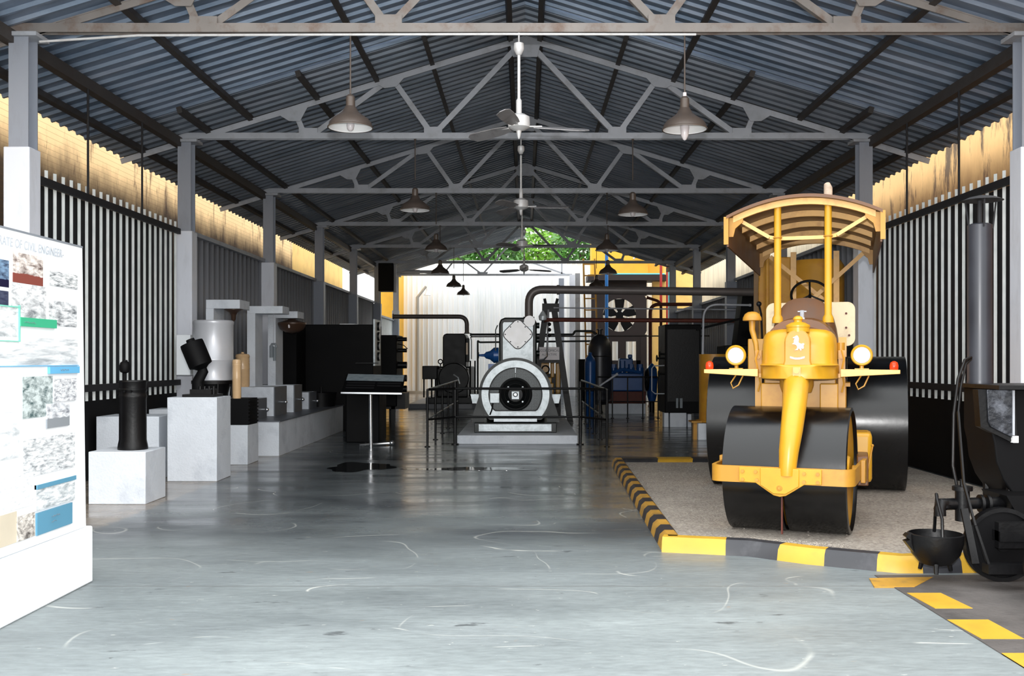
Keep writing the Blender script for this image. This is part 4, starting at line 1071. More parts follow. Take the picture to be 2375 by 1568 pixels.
def pipe(pts, r, m, label, bend=None, name='pipe', grp=None, n=14):
    """round pipe; corners are rounded with the radius bend"""
    P = [Vector(p) for p in pts]; out = [P[0]]
    for a, b_, c in zip(P, P[1:], P[2:]):
        if not bend: out.append(b_); continue
        u, v_ = (a - b_).normalized(), (c - b_).normalized()
        bd = min(bend, (a - b_).length * .49, (c - b_).length * .49)
        for k in range(9):
            q = k / 8; out.append((b_ + u * bd).lerp(b_, q).lerp(b_.lerp(b_ + v_ * bd, q), q))
    out.append(P[-1])
    g = G(P[0]); g.tube(out, r, n)
    for q in (P[0], P[-1]):
        d_ = (out[1] - out[0]).normalized() if q == P[0] else (out[-2] - out[-1]).normalized()
        g.cyl(q, q + d_ * .04, r * 1.35, n=n)
    return tag(g.obj(name, M[m], loc=P[0]), label, 'pipe', grp)
y = 21.6
pipe([(.08, y, 2.47), (.08, y, 3.1), (5.6, y, 3.03)], .088, 'pipe', 'thick grey brown exhaust pipe bending from the front engine to the right wall', .5, 'exhaust_pipe')
g = G((.5, y, 3.1)); g.cyl((.68, y, 3.09), (.74, y, 3.09), .105, n=18); tag(g.obj('pipe_collar', M['pipe'], loc=(.5, y, 3.1)), 'collar joint on the thick exhaust pipe', 'pipe joint')
y = 34.5
pipe([(-2.0, y, 2.47), (-2.0, y, 3.06), (-4.55, y, 3.06)], .075, 'pipe', 'grey exhaust pipe bending from the rear engine towards the left wall', .42, 'exhaust_pipe')
# thin service pipes
P2 = lambda px, py, d: at(px, py, d)
pipe([P2(1284, 714, 24.4), Vector((5.74, 24.4, P2(1700, 719, 24.4).z))], .018, 'steel', 'thin grey pipe running right from the black gantry', None)
pipe([P2(1262, 742, 23.6), Vector((5.74, 23.6, P2(1710, 745, 23.6).z))], .045, 'rust_pipe', 'rusty brown pipe running right behind the front engine', None)
pipe([P2(1284, 738, 24.0), Vector((5.74, 24.0, P2(1720, 741, 24.0).z))], .016, 'steel_dark', 'thin dark pipe just above the rusty pipe', None)
pipe([P2(1090, 776, 31), P2(1330, 776, 31), P2(1333, 768, 31), P2(1372, 768, 31), P2(1385, 776, 31), Vector((P2(1390, 776, 31).x, 31, 0))], .035, 'green_dark', 'dark pipe between the two engines, uppermost of the low lines', .05)
pipe([P2(1092, 781, 31.3), Vector((5.74, 31.3, P2(1540, 779, 31.3).z))], .02, 'steel_dark', 'long thin dark pipe behind the front engine at cover height', None)
pipe([Vector((P2(1108, 860, 30).x, 30, 0)), P2(1108, 790, 30), P2(1112, 794, 30), P2(1385, 791, 30), Vector((P2(1395, 800, 30).x, 30, 0))], .028, 'green_dark', 'dark pipe rising beside the rear engine and running right', .06)
pipe([P2(1630, 822, 20.4), P2(1632, 706, 20.4), P2(1742, 708, 20.4)], .022, 'steel', 'pale bent pipe rising from the yellow drum to the right', .3)
pipe([P2(1500, 690, 36), P2(1533, 700, 36), Vector((P2(1533, 835, 36).x, 36, 0))], .05, 'rust_pipe', 'dark red upright pipe before the cream wall', .2)
pipe([Vector((P2(1508, 735, 34).x, 34, 0)), P2(1508, 706, 34), Vector((5.69, 34, P2(1575, 706, 34).z))], .06, 'rust_pipe', 'rusty arched pipe near the dark control cabinet', .3)

# black gantry with hoist
o = (.55, 25.2, 0)
t = tag(empty('hoist_gantry', o), 'black A shaped hoist gantry beside the front engine', 'gantry')
for (a, b_) in (((1268, 708), (1240, 905)), ((1284, 708), (1312, 905))):
    p, q = at(*a, 25.2), at(*b_, 25.2)
    q2 = p + (q - p) * (p.z / (p.z - q.z)); g = G(o); g.bar(p, q2, .15, .14, up=(0, 1, 0)); g.obj('leg', M['black_iron'], t)
p = at(1276, 712, 25.2); g = G(o); g.box(p.x - .2, p.x + .22, 25.05, 25.35, p.z - .12, p.z + .08); g.obj('head_block', M['black_iron'], t)
for s in (-.1, .13):
    g = G(o); g.bar((p.x + s, 25.2, p.z), (p.x + s * 1.4, 25.15, p.z + .2), .07, .1, up=(0, 1, 0)); g.obj('horn', M['black_iron'], t)
a, b_ = at(1246, 838, 25.2), at(1306, 838, 25.2); g = G(o); g.bar(a, b_, .06, .08, up=(0, 0, 1)); g.obj('cross_bar', M['black_iron'], t)
q = at(1272, 718, 25.0); q2 = at(1269, 815, 25.0)
g = G(o); g.cyl(q, q2, .025, n=8); g.obj('hanging_rod', M['steel'], t)
for py in (752, 765, 778): 
    c = at(1274, py, 25.0); g = G(o); g.sphere(c, .05, 10); g.obj('chain_link', M['black_iron'], t)
g = G(o); g.tube([q2, q2 + Vector((0, 0, -.12)), q2 + Vector((-.08, 0, -.2)), q2 + Vector((-.18, 0, -.21))], .022, 8); g.obj('hook', M['chrome'], t)
c = at(1274, 819, 25.1); o2 = tuple(c)
t2 = tag(empty('notice_board', c), 'small white notice board hanging in the black gantry', 'sign')
g = G(o2); g.box(c.x - .25, c.x + .25, 25.09, 25.12, c.z - .17, c.z + .15); g.obj('panel', M['sign_white'], t2)
text('lettering', 'ECONOMICAL', .085, M['ink'], t2, (0, -.015, .06), (pi / 2, 0, 0), .001, sx=.95)
text('lettering', 'ALL  V.TYPE', .075, M['ink'], t2, (0, -.015, -.04), (pi / 2, 0, 0), .001, sx=.95)
# yellow machine behind
p = at(1275, 900, 27.5); o = (p.x, 27.5, 0)
t = tag(empty('yellow_machine', o), 'yellow and dark machine behind the black gantry', 'machine')
g = G(o); g.box(p.x - .32, p.x + .3, 27.4, 28.2, .0, 1.2); g.obj('core', M['black_iron'], t)
for (x0, x1, z0, z1) in ((-.3, -.02, 1.2, 1.52), (.02, .12, 1.1, 1.56), (.16, .28, .5, 1.5), (-.3, .05, .95, 1.1), (.0, .1, .3, .95), (-.28, -.2, .4, .95)):
    g = G(o); g.box(p.x + x0, p.x + x1, 27.3, 27.7, z0, z1); g.obj('yellow_casting', M['yellow'], t, bevel=.02)
g = G(o); g.torus((p.x - .12, 27.3, 1.32), .1, .02, (0, 1, 0), 20); g.obj('hand_wheel', M['black_iron'], t)

# railing round the engine
def rail_run(x0, y0, x1, y1, n, zt, zb_, t, o, ends=True, r=.022):
    g = G(o); g.cyl((x0, y0, zt), (x1, y1, zt), r, n=10); g.obj('hand_rail', M['black_iron'], t)
    g = G(o); g.cyl((x0, y0, zb_), (x1, y1, zb_), r * .8, n=10); g.obj('lower_rail', M['black_iron'], t)
    for k in range(n + 1):
        q = k / n; g = G(o); x_, y_ = x0 + (x1 - x0) * q, y0 + (y1 - y0) * q
        g.cyl((x_, y_, 0), (x_, y_, zt), r, n=10); g.cyl((x_, y_, 0), (x_, y_, .015), r * 2.4, n=10); g.obj('post', M['black_iron'], t)
o = (-1.78, 18.3, 0); t = tag(empty('guard_railing', o), 'black tube railing along the left side of the front engine', 'railing', 'railings round the front engine'); rail_run(-1.78, 18.3, -1.78, 26.5, 5, 1.04, .5, t, o)
o = (1.49, 18.3, 0); t = tag(empty('guard_railing', o), 'black tube railing along the right side of the front engine', 'railing', 'railings round the front engine'); rail_run(1.49, 18.3, 1.49, 26.5, 5, 1.04, .5, t, o)
o = (0, 18.6, 0); t = tag(empty('guard_railing', o), 'black tube railing across the front of the ringed generator', 'railing', 'railings round the front engine')
g = G(o); g.tube([(-1.75, 18.32, 1.045), (-1.31, 18.78, 1.05), (1.03, 18.78, 1.05), (1.46, 18.32, 1.045)], .024, 10); g.obj('hand_rail', M['black_iron'], t)
g = G(o); g.tube([(-1.75, 18.32, .5), (-1.31, 18.78, .52), (1.03, 18.78, .52), (1.46, 18.32, .5)], .02, 10); g.obj('lower_rail', M['black_iron'], t)
for x_ in (-1.31, 1.03):
    g = G(o); g.cyl((x_, 18.8, 0), (x_, 18.8, 1.18), .03, n=10); g.cyl((x_, 18.8, 0), (x_, 18.8, .02), .07, n=10); g.obj('post', M['black_iron'], t)

# ================================================================ machinery on the right rear
# grey domed tank, blue cylinder, blue engine
p = at(1391, 870, 28.8); o = (p.x, 28.8, 0)
t = tag(empty('domed_tank', o), 'dark grey domed air receiver beside the blue cylinder', 'tank')
g = G(o); g.lathe([(.2, .3), (.33, .45), (.34, .9), (.34, 1.75), (.33, 1.95), (.28, 2.12), (.2, 2.24), (.1, 2.3), (.06, 2.31), (.06, 2.42), (.1, 2.43), (.1, 2.46), (0, 2.47)], (p.x, 28.8, 0), n=40); g.obj('shell', M['chimney'], t)
for k in range(3):
    a = k * 2.1 + .4; g = G(o); g.cyl((p.x + .25 * cos(a), 28.8 + .25 * sin(a), 0), (p.x + .25 * cos(a), 28.8 + .25 * sin(a), .5), .03, n=8); g.obj('leg', M['black_iron'], t)
g = G(o); g.torus((p.x, 28.8, 1.68), .345, .012, n=40); g.obj('band', M['black_iron'], t)
p = at(1369, 870, 28.0); o = (p.x, 28.0, 0)
t = tag(empty('gas_cylinder', o), 'shiny blue upright cylinder beside the domed tank', 'cylinder')
g = G(o); g.lathe([(.13, .0), (.15, .05), (.155, 1.5), (.13, 1.62), (.06, 1.7), (.05, 1.78), (.0, 1.8)], (p.x, 28.0, 0), n=32); g.obj('shell', M['blue'], t)
g = G(o); g.torus((p.x, 28.0, .72), .158, .012, n=32); g.obj('band', M['black_iron'], t)
p = at(1463, 870, 29.4); X0 = p.x; o = (X0, 29.4, .36)
block(X0 - .75, X0 + .42, 29.3, 31.0, 0, .3, 'pale concrete foundation under the blue engine', 'white_block', 'engine_foundation', 'engine foundations')
t = tag(empty('blue_engine', (X0, 29.4, .3)), 'blue multi cylinder engine beside the domed tank', 'engine'); o = (X0, 29.4, .3)
g = G(o); g.box(X0 - .7, X0 + .45, 29.5, 30.8, .3, .65); g.obj('bed_frame', M['rust_pipe'], t, bevel=.02)
g = G(o); g.box(X0 - .62, X0 + .4, 29.55, 30.5, .65, 1.2); g.obj('crankcase', M['blue'], t, bevel=.04)
for k in range(4):
    x_ = X0 - .48 + k * .26; g = G(o); g.cyl((x_, 29.7, .75), (x_, 29.7, 1.35), .11, n=20); g.obj('cylinder', M['blue'], t)
    g = G(o); g.cyl((x_, 29.7, 1.35), (x_, 29.7, 1.45 + .1 * (k == 1)), .09, n=6); g.obj('cylinder_head', M['blue'], t)
g = G(o); g.box(X0 - .3, X0 + .1, 29.75, 30.2, 1.3, 1.62); g.box(X0 - .05, X0 + .08, 29.7, 29.8, 1.62, 1.74); g.obj('top_case', M['blue'], t, bevel=.03)
g = G(o); g.tube([(X0 - .55, 29.5, 1.2), (X0 - .2, 29.45, 1.3), (X0 + .3, 29.5, 1.2)], .05, 10); g.obj('manifold', M['blue'], t)
g = G(o); g.torus((X0 + .5, 29.6, 1.0), .3, .04, (1, 0, 0), 28); g.cyl((X0 + .46, 29.6, 1.0), (X0 + .54, 29.6, 1.0), .1, n=14); g.obj('flywheel', M['black_iron'], t)
p = at(1512, 880, 30.5); o = (p.x, 30.5, 0)
t = tag(empty('pressure_vessel', o), 'small dark blue vessel between the blue engine and the control cabinet', 'tank')
g = G(o); g.lathe([(.1, .3), (.15, .5), (.17, 1.0), (.15, 1.3), (.05, 1.45), (0, 1.48)], (p.x, 30.5, 0), n=24); g.obj('shell', M['blue'], t)
g = G(o); g.cyl((p.x, 30.5, 0), (p.x, 30.5, .32), .08, n=12); g.obj('foot', M['black_iron'], t)
# chain of low rails in front of the blue engine
o = (2.6, 27.0, 0); t = tag(empty('guard_railing', o), 'thin dark railing before the blue engine', 'railing')
rail_run(1.95, 27.2, 3.6, 27.2, 4, 1.12, .45, t, o, r=.018)
pipe([at(1391, 990, 26), at(1391, 895, 26), at(1433, 867, 26)], .03, 'steel', 'pale bent lever pipe before the domed tank', None, 'lever')

# dark control cabinet on white feet
o = (3.75, 23.9, 0)
t = tag(empty('control_cabinet', o), 'tall dark control cabinet with hand wheels on white feet', 'cabinet')
g = G(o); g.box(3.3, 4.15, 23.7, 24.9, .32, 2.42); g.obj('body', M['black_matt'], t, bevel=.02)
g = G(o); g.box(3.35, 4.1, 23.66, 23.7, .6, 2.3); g.obj('door', M['black_iron'], t)
for x0, x1, z1 in ((3.28, 3.38, .33), (3.42, 3.8, .33), (3.84, 3.92, .3)):
    g = G(o); g.box(x0, x1, 23.7, 24.0, 0, z1); g.obj('foot', M['white_block'], t)
for z, x_ in ((1.62, 3.12), (1.72, 3.18), (1.25, 3.16)):
    g = G(o); g.cyl((x_, 23.8, z), (3.3, 23.8, z), .025, n=8); g.torus((x_, 23.8, z), .07, .014, (1, 0, 0), 18); g.obj('hand_wheel', M['black_iron'], t)
for z in (1.2, 1.0):
    g = G(o); g.cyl((4.15, 23.8, z), (4.2, 23.8, z), .1, n=18); g.obj('gauge', M['silver'], t)
g = G(o); g.tube([(3.3, 23.8, 1.45), (3.05, 23.8, 1.44), (3.0, 23.8, 1.38), (3.0, 23.8, .85), (3.08, 23.8, .78), (3.3, 23.8, .78)], .014, 8); g.obj('hand_hoop', M['steel'], t)
g = G(o); g.box(3.55, 3.6, 23.62, 23.66, .45, .68); g.box(3.64, 3.7, 23.62, 23.66, .45, .68); g.obj('label_plate', M['plastic_grey'], t)
# yellow drum
o = (3.72, 20.1, 0)
t = tag(empty('yellow_drum', o), 'ochre yellow upright cylinder on a white base behind the roller wheel', 'tank')
g = G(o); g.lathe([(.36, .34), (.36, .38), (.3, .38), (.3, 1.7), (0, 1.7)], (3.8, 20.2, 0), n=40); g.obj('shell', M['ochre'], t)
g = G(o); g.box(3.42, 4.1, 19.85, 20.5, 0, .33); g.obj('base', M['white_block'], t, bevel=.01)
g = G(o); g.box(3.35, 3.44, 20.0, 20.15, 0, .34); g.box(3.3, 3.5, 19.9, 20.3, .34, .37); g.obj('side_step', M['ochre'], t)
# tall yellow boiler standing behind the roller
o = (5.0, 17.3, 0)
t = tag(empty('yellow_boiler', o), 'tall ochre yellow boiler with a flat side panel, behind the road roller canopy', 'boiler')
g = G(o); g.lathe([(.46, .05), (.46, 3.2), (.4, 3.3), (0, 3.34)], (5.05, 17.4, 0), n=48); g.obj('shell', M['ochre'], t)
g = G(o); g.box(4.0, 4.55, 17.2, 17.6, .05, 3.35); g.obj('side_panel', M['ochre'], t, bevel=.02)
g = G(o); g.cyl((4.12, 17.1, 0), (4.12, 17.1, 3.3), .035, n=10); g.obj('stand_pipe', M['ochre'], t)
for z in (2.7, 2.45):
    g = G(o); g.box(5.05, 5.12, 16.9, 16.95, z, z + .04); g.obj('bolt', M['black_iron'], t)
g = G(o); g.box(3.9, 5.5, 17.1, 17.9, 0, .05); g.obj('base_plate', M['black_iron'], t)
# dark machine tower left of the boiler
o = (4.4, 20.6, 0)
t = tag(empty('dark_machine', o), 'tall narrow dark machine between the control cabinet and the yellow boiler', 'machine')
g = G(o); g.box(4.35, 5.1, 21.9, 22.8, 0, 1.9); g.obj('body', M['engine_dark'], t, bevel=.02)
g = G(o); g.prism([(4.62, 1.9), (5.0, 1.9), (5.0, 3.0), (4.78, 3.15)], lambda a, b, q: (a, q, b), 22.0, 22.5); g.obj('hopper', M['black_matt'], t)
g = G(o); g.bar((3.75, 22, 2.25), (5.2, 22, 2.6), .05, .05, up=(0, 1, 0)); g.obj('inclined_bar', M['black_matt'], t)
# yellow cooling tower beyond the shed
d = 44.9; k_ = d / F
X = lambda px: (px - VX) * k_
Z = lambda py: EYE + (VY - py) * k_
o = (X(1437), d, 0)
t = tag(empty('cooling_tower', o), 'dark boarded cooling tower with a big fan opening and yellow top, behind the shed', 'tower')
hole_c = (X(1437), Z(731)); hr = .74
def plate_with_hole(g, x0, x1, z0, z1, c, r, y0, y1, n=48):
    A = []
    for yy in (y0, y1):
        inner = [g.v((c[0] + r * cos(2 * pi * k / n), yy, c[1] + r * sin(2 * pi * k / n))) for k in range(n)]
        outer = []
        for k in range(n):
            a = 2 * pi * k / n; dx, dz = cos(a), sin(a)
            s_ = min(((x1 - c[0]) / dx if dx > 1e-6 else (x0 - c[0]) / dx if dx < -1e-6 else 1e9), ((z1 - c[1]) / dz if dz > 1e-6 else (z0 - c[1]) / dz if dz < -1e-6 else 1e9))
            outer.append(g.v((c[0] + dx * s_, yy, c[1] + dz * s_)))
        A.append((inner, outer))
        for k in range(n):
            j = (k + 1) % n; g.f([inner[k], inner[j], outer[j], outer[k]])
    for k in range(n):
        j = (k + 1) % n; g.f([A[0][0][k], A[0][0][j], A[1][0][j], A[1][0][k]])
zf0, zf1 = Z(776), Z(686)
g = G(o); plate_with_hole(g, X(1392), X(1500), zf0, zf1, hole_c, hr, d, d + .12); g.box(X(1392), X(1500), d, d + .12, zf1, Z(640)); g.box(X(1372), X(1392), d - .02, d + .3, 0, Z(640)); g.box(X(1486), X(1500), d - .02, d + .3, 0, zf0)
g.box(X(1434), X(1452), d, d + .2, Z(836), zf0); g.box(X(1392), X(1420), d, d + .2, 0, zf0); g.box(X(1476), X(1486), d, d + .2, 0, zf0); g.box(X(1392), X(1500), d, d + .2, 0, Z(836)); g.box(X(1392), X(1500), d + .001, d + .15, Z(792), zf0 + .001)
g.obj('boarding', M['dark_frame'], t)
g = G(o); g.box(X(1362), X(1545), d - .5, d + 1.0, Z(652), Z(639)); g.obj('platform', M['dark_frame'], t)
for k in range(5):
    a = R(72 * k + 20); g = G(o); pts = []
    for r_, h_ in ((.12, .05), (.35, .2), (.72, .26)):
        pts.append((r_, -h_))
    poly = pts + [(r_, -h_ + 2 * h_) for r_, h_ in reversed(((.12, .05), (.35, .17), (.72, .2)))] 
    g.prism([(p_ * cos(a) - q_ * sin(a), p_ * sin(a) + q_ * cos(a)) for p_, q_ in poly], lambda a_, b2, t_: (hole_c[0] + a_, d + .04 + t_, hole_c[1] + b2), 0, .03); g.obj('fan_blade', M['black_matt'], t)
g = G(o); g.cyl((hole_c[0], d - .02, hole_c[1]), (hole_c[0], d + .12, hole_c[1]), .17, n=20); g.obj('fan_hub', M['black_matt'], t)
g = G(o); g.box(X(1372), X(1503), d, d + 1.0, Z(639), Z(559)); g.obj('yellow_top', M['yellow_bldg'], t)
g = G(o); g.box(X(1500), X(1540), d + .2, d + .7, Z(640), Z(570)); g.obj('side_frame', M['yellow_bldg'], t)
g = G(o); g.cyl((X(1420), d - .2, Z(637)), (X(1540), d - .2, Z(637)), .045, n=10); g.obj('cyan_pipe', M['cyan_pipe'], t)
g = G(o); g.tube([(X(1468), d - .25, Z(602)), (X(1472), d - .25, Z(597)), (X(1520), d - .25, Z(599)), (X(1536), d - .25, Z(606))], .055, 10); g.obj('pale_pipe', M['white_enamel'], t)
for px, py0, py1, m_, r_, dd, l in ((1407, 560, 782, 'blue_pipe', .07, 42.5, 'bright blue upright pipe before the tower fan opening'), (1533, 585, 700, 'red_pipe', .055, 43.0, 'red upright pipe right of the yellow tower'),
                          (1547, 600, 720, 'red_pipe', .04, 43.2, 'magenta red upright pipe beside the cyan pipe'), (1552, 600, 705, 'cyan_pipe', .045, 43.3, 'cyan upright pipe beside the far right column')):
    a, b_ = at(px, py0, dd), at(px, py1, dd)
    pipe([(a.x, dd, min(a.z, 6.3)), (a.x, dd, 0)], r_, m_, l, None, 'upright_pipe', 'coloured upright pipes')
# yellow ladder
dd = 41.5; o = (at(1368, 833, dd).x, dd, 0)
t = tag(empty('yellow_ladder', o), 'yellow steel ladder left of the bright blue pipe', 'ladder')
a, b_ = at(1353, 600, dd), at(1362, 920, dd); c, e = at(1379, 600, dd), at(1389, 920, dd)
for p_, q_ in ((a, b_), (c, e)):
    g = G(o); g.bar(p_, Vector((q_.x, dd, 0.0)), .07, .07); g.obj('stile', M['ochre'], t)
for i in range(12):
    q = .04 + i * .083; g = G(o); g.bar(a.lerp(b_, q), c.lerp(e, q), .05, .05, up=(0, 0, 1)); g.obj('rung', M['ochre'], t)
# black tank low behind the posts
g = G((2.6, 39, 0)); g.box(2.05, 2.75, 38.5, 39.5, 0, 1.6); tag(g.obj('dark_cabinet', M['black_matt'], loc=(2.6, 39, 0)), 'low black cabinet behind the grey post at the rear', 'cabinet')
# hanging boxes on the far left columns
o = (-5.3, 38.1, 0)
a = at(905, 655, 37.9)
g = G((-5.1, 37.9, 4.2)); g.box(-5.5, -4.93, 37.6, 38.25, 4.15, 5.2); tag(g.obj('speaker_cabinet', M['black_matt'], loc=(-5.1, 37.9, 4.2), bevel=.02), 'dark hanging loudspeaker box on the far left column', 'loudspeaker')
g = G((-4.8, 37.9, 4.2)); g.cyl((-4.885, 37.7, 4.1), (-4.885, 37.7, 5.15), .06, n=14); tag(g.obj('hanging_tube', M['steel'], loc=(-4.8, 37.9, 4.2)), 'pale tube hanging beside the dark loudspeaker box', 'tube')
g = G((-4.5, 42, 5.3)); g.cyl((-5.45, 43.85, 5.41), (-4.6, 43.85, 5.41), .09, n=14); g.cyl((-4.6, 43.85, 5.41), (-3.9, 43.85, 5.41), .07, n=12); tag(g.obj('rolled_awning', M['clad'], loc=(-4.5, 42, 5.3)), 'rolled grey awning under the rear end of the roof', 'awning')
# ================================================================ yellow road roller
RO = (3.44, 12.25, .06)
RT = tag(empty('road_roller', RO, R(-18)), 'yellow three wheel road roller with black drums and a curved canopy', 'road roller')
FR = lambda u, w_, z: Vector((u, -w_, z - .06))            # local frame: u across, w forward, z height over the floor
def rp(g, name, m, parent=None, bevel=0, ang=35, label=None):
    o = g.obj(name, m, parent or RT, bevel=bevel, ang=ang)
    if label: o['label'] = label
    return o
Mm = lambda: None
class H(G):
    """builder in the roller's own frame"""
    def v(s, p):
        p = Vector(p)
        q = Vector((p.x, -p.y, p.z - .06))
        if s.M is not None: q = s.M @ q
        return s.bm.verts.new(q)
# front assembly is steered a little further
cM = Vector((0, -3.3, 0)); STEER = Matrix.Translation(cM) @ Matrix.Rotation(R(-5), 4, 'Z') @ Matrix.Translation(-cM)
def drum(u0, u1, w0, r, z, name, steer=None, hub='yellow', parent=None):
    o = None
    g = H(M=steer)
    prof = [(r - .03, u0), (r, u0 + .008), (r, u1 - .008), (r - .03, u1), (r - .035, u1 - .04)]
    g.lathe([(r - .035, u0 + .04), (r - .03, u0)] + [(r, u0 + .008), (r, u1 - .008)] + [(r - .03, u1), (r - .035, u1 - .04)], (0, w0, z), (1, 0, 0), 80, cap=False)
    d = rp(g, name, M['black_drum'], label='glossy black steel drum')
    g = H(M=steer); g.lathe([(r - .034, u0 + .035), (.16, u0 + .08), (.16, u1 - .08), (r - .034, u1 - .035)], (0, w0, z), (1, 0, 0), 64, cap=False); 
    g.lathe([(.001, u0 + .02), (.12, u0 + .02), (.16, u0 + .08)], (0, w0, z), (1, 0, 0), 32, cap=False); g.lathe([(.16, u1 - .08), (.12, u1 - .02), (.001, u1 - .02)], (0, w0, z), (1, 0, 0), 32, cap=False)
    rp(g, 'drum_disc', M[hub], d, label='yellow drum end plate')
    return d
drum(-.525, -.012, 3.3, .56, .61, 'front_drum', STEER); drum(.0, .525, 3.3, .56, .61, 'front_drum', STEER)
drum(-1.12, -.46, 0, .79, .84, 'rear_drum'); drum(.46, 1.12, 0, .79, .84, 'rear_drum')
# frame ring round the front drum
zc = .615; hh = .07
g = H(M=STEER)
path = []
for cx_, cw, a0 in ((.5, 3.3 + .58, 0), (-.5, 3.3 + .58, 90), (-.5, 3.3 - .58, 180), (.5, 3.3 - .58, 270)):
    for k in range(7):
        a = R(a0 + 15 * k); path.append((cx_ + .1 * cos(a), cw + .1 * sin(a)))
n_ = len(path); inn = []
for (u, w_) in path:
    v_ = Vector((u, w_ - 3.3)); inn.append((u - .028 * (1 if u > 0 else -1) * (abs(u) > .5), w_ - .028 * (1 if w_ > 3.3 else -1) * (abs(w_ - 3.3) > .58)))
vr = [[g.v((u, w_, z)) for u, w_ in q] for q, z in ((path, zc - hh), (path, zc + hh), (inn, zc + hh), (inn, zc - hh))]
for a, b_ in ((0, 1), (1, 2), (2, 3), (3, 0)):
    for i in range(n_): g.f([vr[a][i], vr[a][(i + 1) % n_], vr[b_][(i + 1) % n_], vr[b_][i]])
rp(g, 'drum_frame', M['ochre'])
g = H(M=STEER)
poly = [(-.34, zc + .066), (-.34, zc - .06), (-.2, zc - .066), (-.12, zc - .12), (-.05, zc - .165), (0, zc - .175), (.05, zc - .165), (.12, zc - .12), (.2, zc - .066), (.34, zc - .06), (.34, zc + .066)]
g.prism(poly, lambda a, b, q: (a, q, b), 3.98, 4.012); fp_ = rp(g, 'front_plate', M['yellow'], bevel=.004)
g = H(M=STEER); g.prism([(-.16, zc + .066), (-.16, zc - .08), (-.05, zc - .15), (.05, zc - .15), (.16, zc - .08), (.16, zc + .066)], lambda a, b, q: (a, q, b), 4.01, 4.03); rp(g, 'boss_plate', M['yellow'], bevel=.006)
for u, z in ((-.31, zc + .03), (-.31, zc - .04), (-.2, zc + .03), (-.19, zc - .04), (.2, zc + .03), (.2, zc - .04), (.31, zc + .03), (.31, zc - .04)):
    g = H(M=STEER); g.cyl((u, 4.01, z), (u, 4.025, z), .016, n=6); rp(g, 'bolt', M['ochre'])
g = H(M=STEER); g.torus((0, 4.03, zc - .1), .02, .005, (0, 1, 0), 16, 6); g.cyl((0, 4.03, zc - .1), (0, 4.04, zc - .1), .01, n=8); rp(g, 'grease_nipple', M['ochre'])
for s in (-1, 1):
    g = H(M=STEER); g.cyl((s * .52, 3.3, .61), (s * .63, 3.3, .61), .05, n=16); g.box(min(s * .6, s * .64), max(s * .6, s * .64), 3.2, 3.4, zc - .1, zc + .1); rp(g, 'axle_box', M['ochre'], bevel=.006)
# scraper bar between the two front drums
g = H(M=STEER); g.box(-.012, .0, 3.82, 3.855, .1, .5); rp(g, 'gap_liner', M['rust_pipe'])
# gooseneck
g = H(); g.tube([(.04, 3.3, 1.5), (.05, 3.42, 1.44), (.05, 3.62, 1.34), (.045, 3.78, 1.18), (.03, 3.9, 1.0), (.01, 3.965, .82), (.0, 3.985, .66), (.0, 3.985, .62)], [.12, .12, .108, .1, .093, .082, .07, .068], 22, flat=1.0); rp(g, 'gooseneck', M['yellow'])
g = H(); g.lathe([(.13, 1.3), (.15, 1.36), (.15, 1.44)], (.04, 3.28, 0), n=24); rp(g, 'steering_pivot', M['ochre'])
# nose
BU = .06
def plan(hw_, wf, wb, e=3.0, n=22):
    pts = []
    for k in range(n + 1):
        a = pi * k / n; c, s_ = cos(a), sin(a)
        u = hw_ * (abs(c) ** (2 / e)) * (1 if c > 0 else -1); w_ = wb + (wf - wb) * (abs(s_) ** (2 / e))
        pts.append((BU + u, w_))
    return pts
g = H(); lv = [(1.42, .335, 3.58), (1.428, .35, 3.62), (1.53, .35, 3.625), (1.545, .345, 3.61), (1.56, .335, 3.50), (1.60, .332, 3.49), (1.72, .33, 3.485), (1.79, .322, 3.475), (1.825, .305, 3.46), (1.848, .28, 3.44), (1.864, .24, 3.41), (1.872, .17, 3.37), (1.875, .06, 3.3)]
g.rings([[(u, w_, z) for u, w_ in plan(hw_, wf, 3.05, 4.2 if z > 1.53 else 2.6)] for z, hw_, wf in lv]); rp(g, 'radiator_shell', M['yellow'], ang=50)
arch = lambda hw_, z0, z1, n=10: [(-hw_ * 1.12, z0), (hw_ * 1.12, z0), (hw_, z0 + .05)] + [(hw_ * cos(pi * k / n), z1 - hw_ + hw_ * sin(pi * k / n)) for k in range(n + 1)] + [(-hw_, z0 + .05)]
g = H(); g.prism(arch(.112, 1.535, 1.865), lambda a, b, q: (BU + a, q - (b - 1.55) * .06, b), 3.4, 3.575); rp(g, 'badge_panel', M['ochre'], bevel=.012, label='raised arched panel with the horse badge')
g = H(); g.lathe([(.1, 1.84), (.1, 1.88), (.105, 1.885), (.105, 1.9), (.06, 1.925), (.035, 1.93), (.035, 1.945), (.045, 1.955), (.035, 1.975), (.015, 1.985), (0, 1.987)], (BU, 3.46, 0), n=28); rp(g, 'filler_cap', M['yellow'])
g = H(); g.prism([(BU - .035, 1.43), (BU + .03, 1.43), (BU + .03, 1.53), (BU - .035, 1.53)], lambda a, b, q: (a, q, b), 3.60, 3.634); g.cyl((BU - .005, 3.62, 1.5), (BU - .005, 3.655, 1.5), .027, n=18); rp(g, 'nose_stud', M['yellow'])
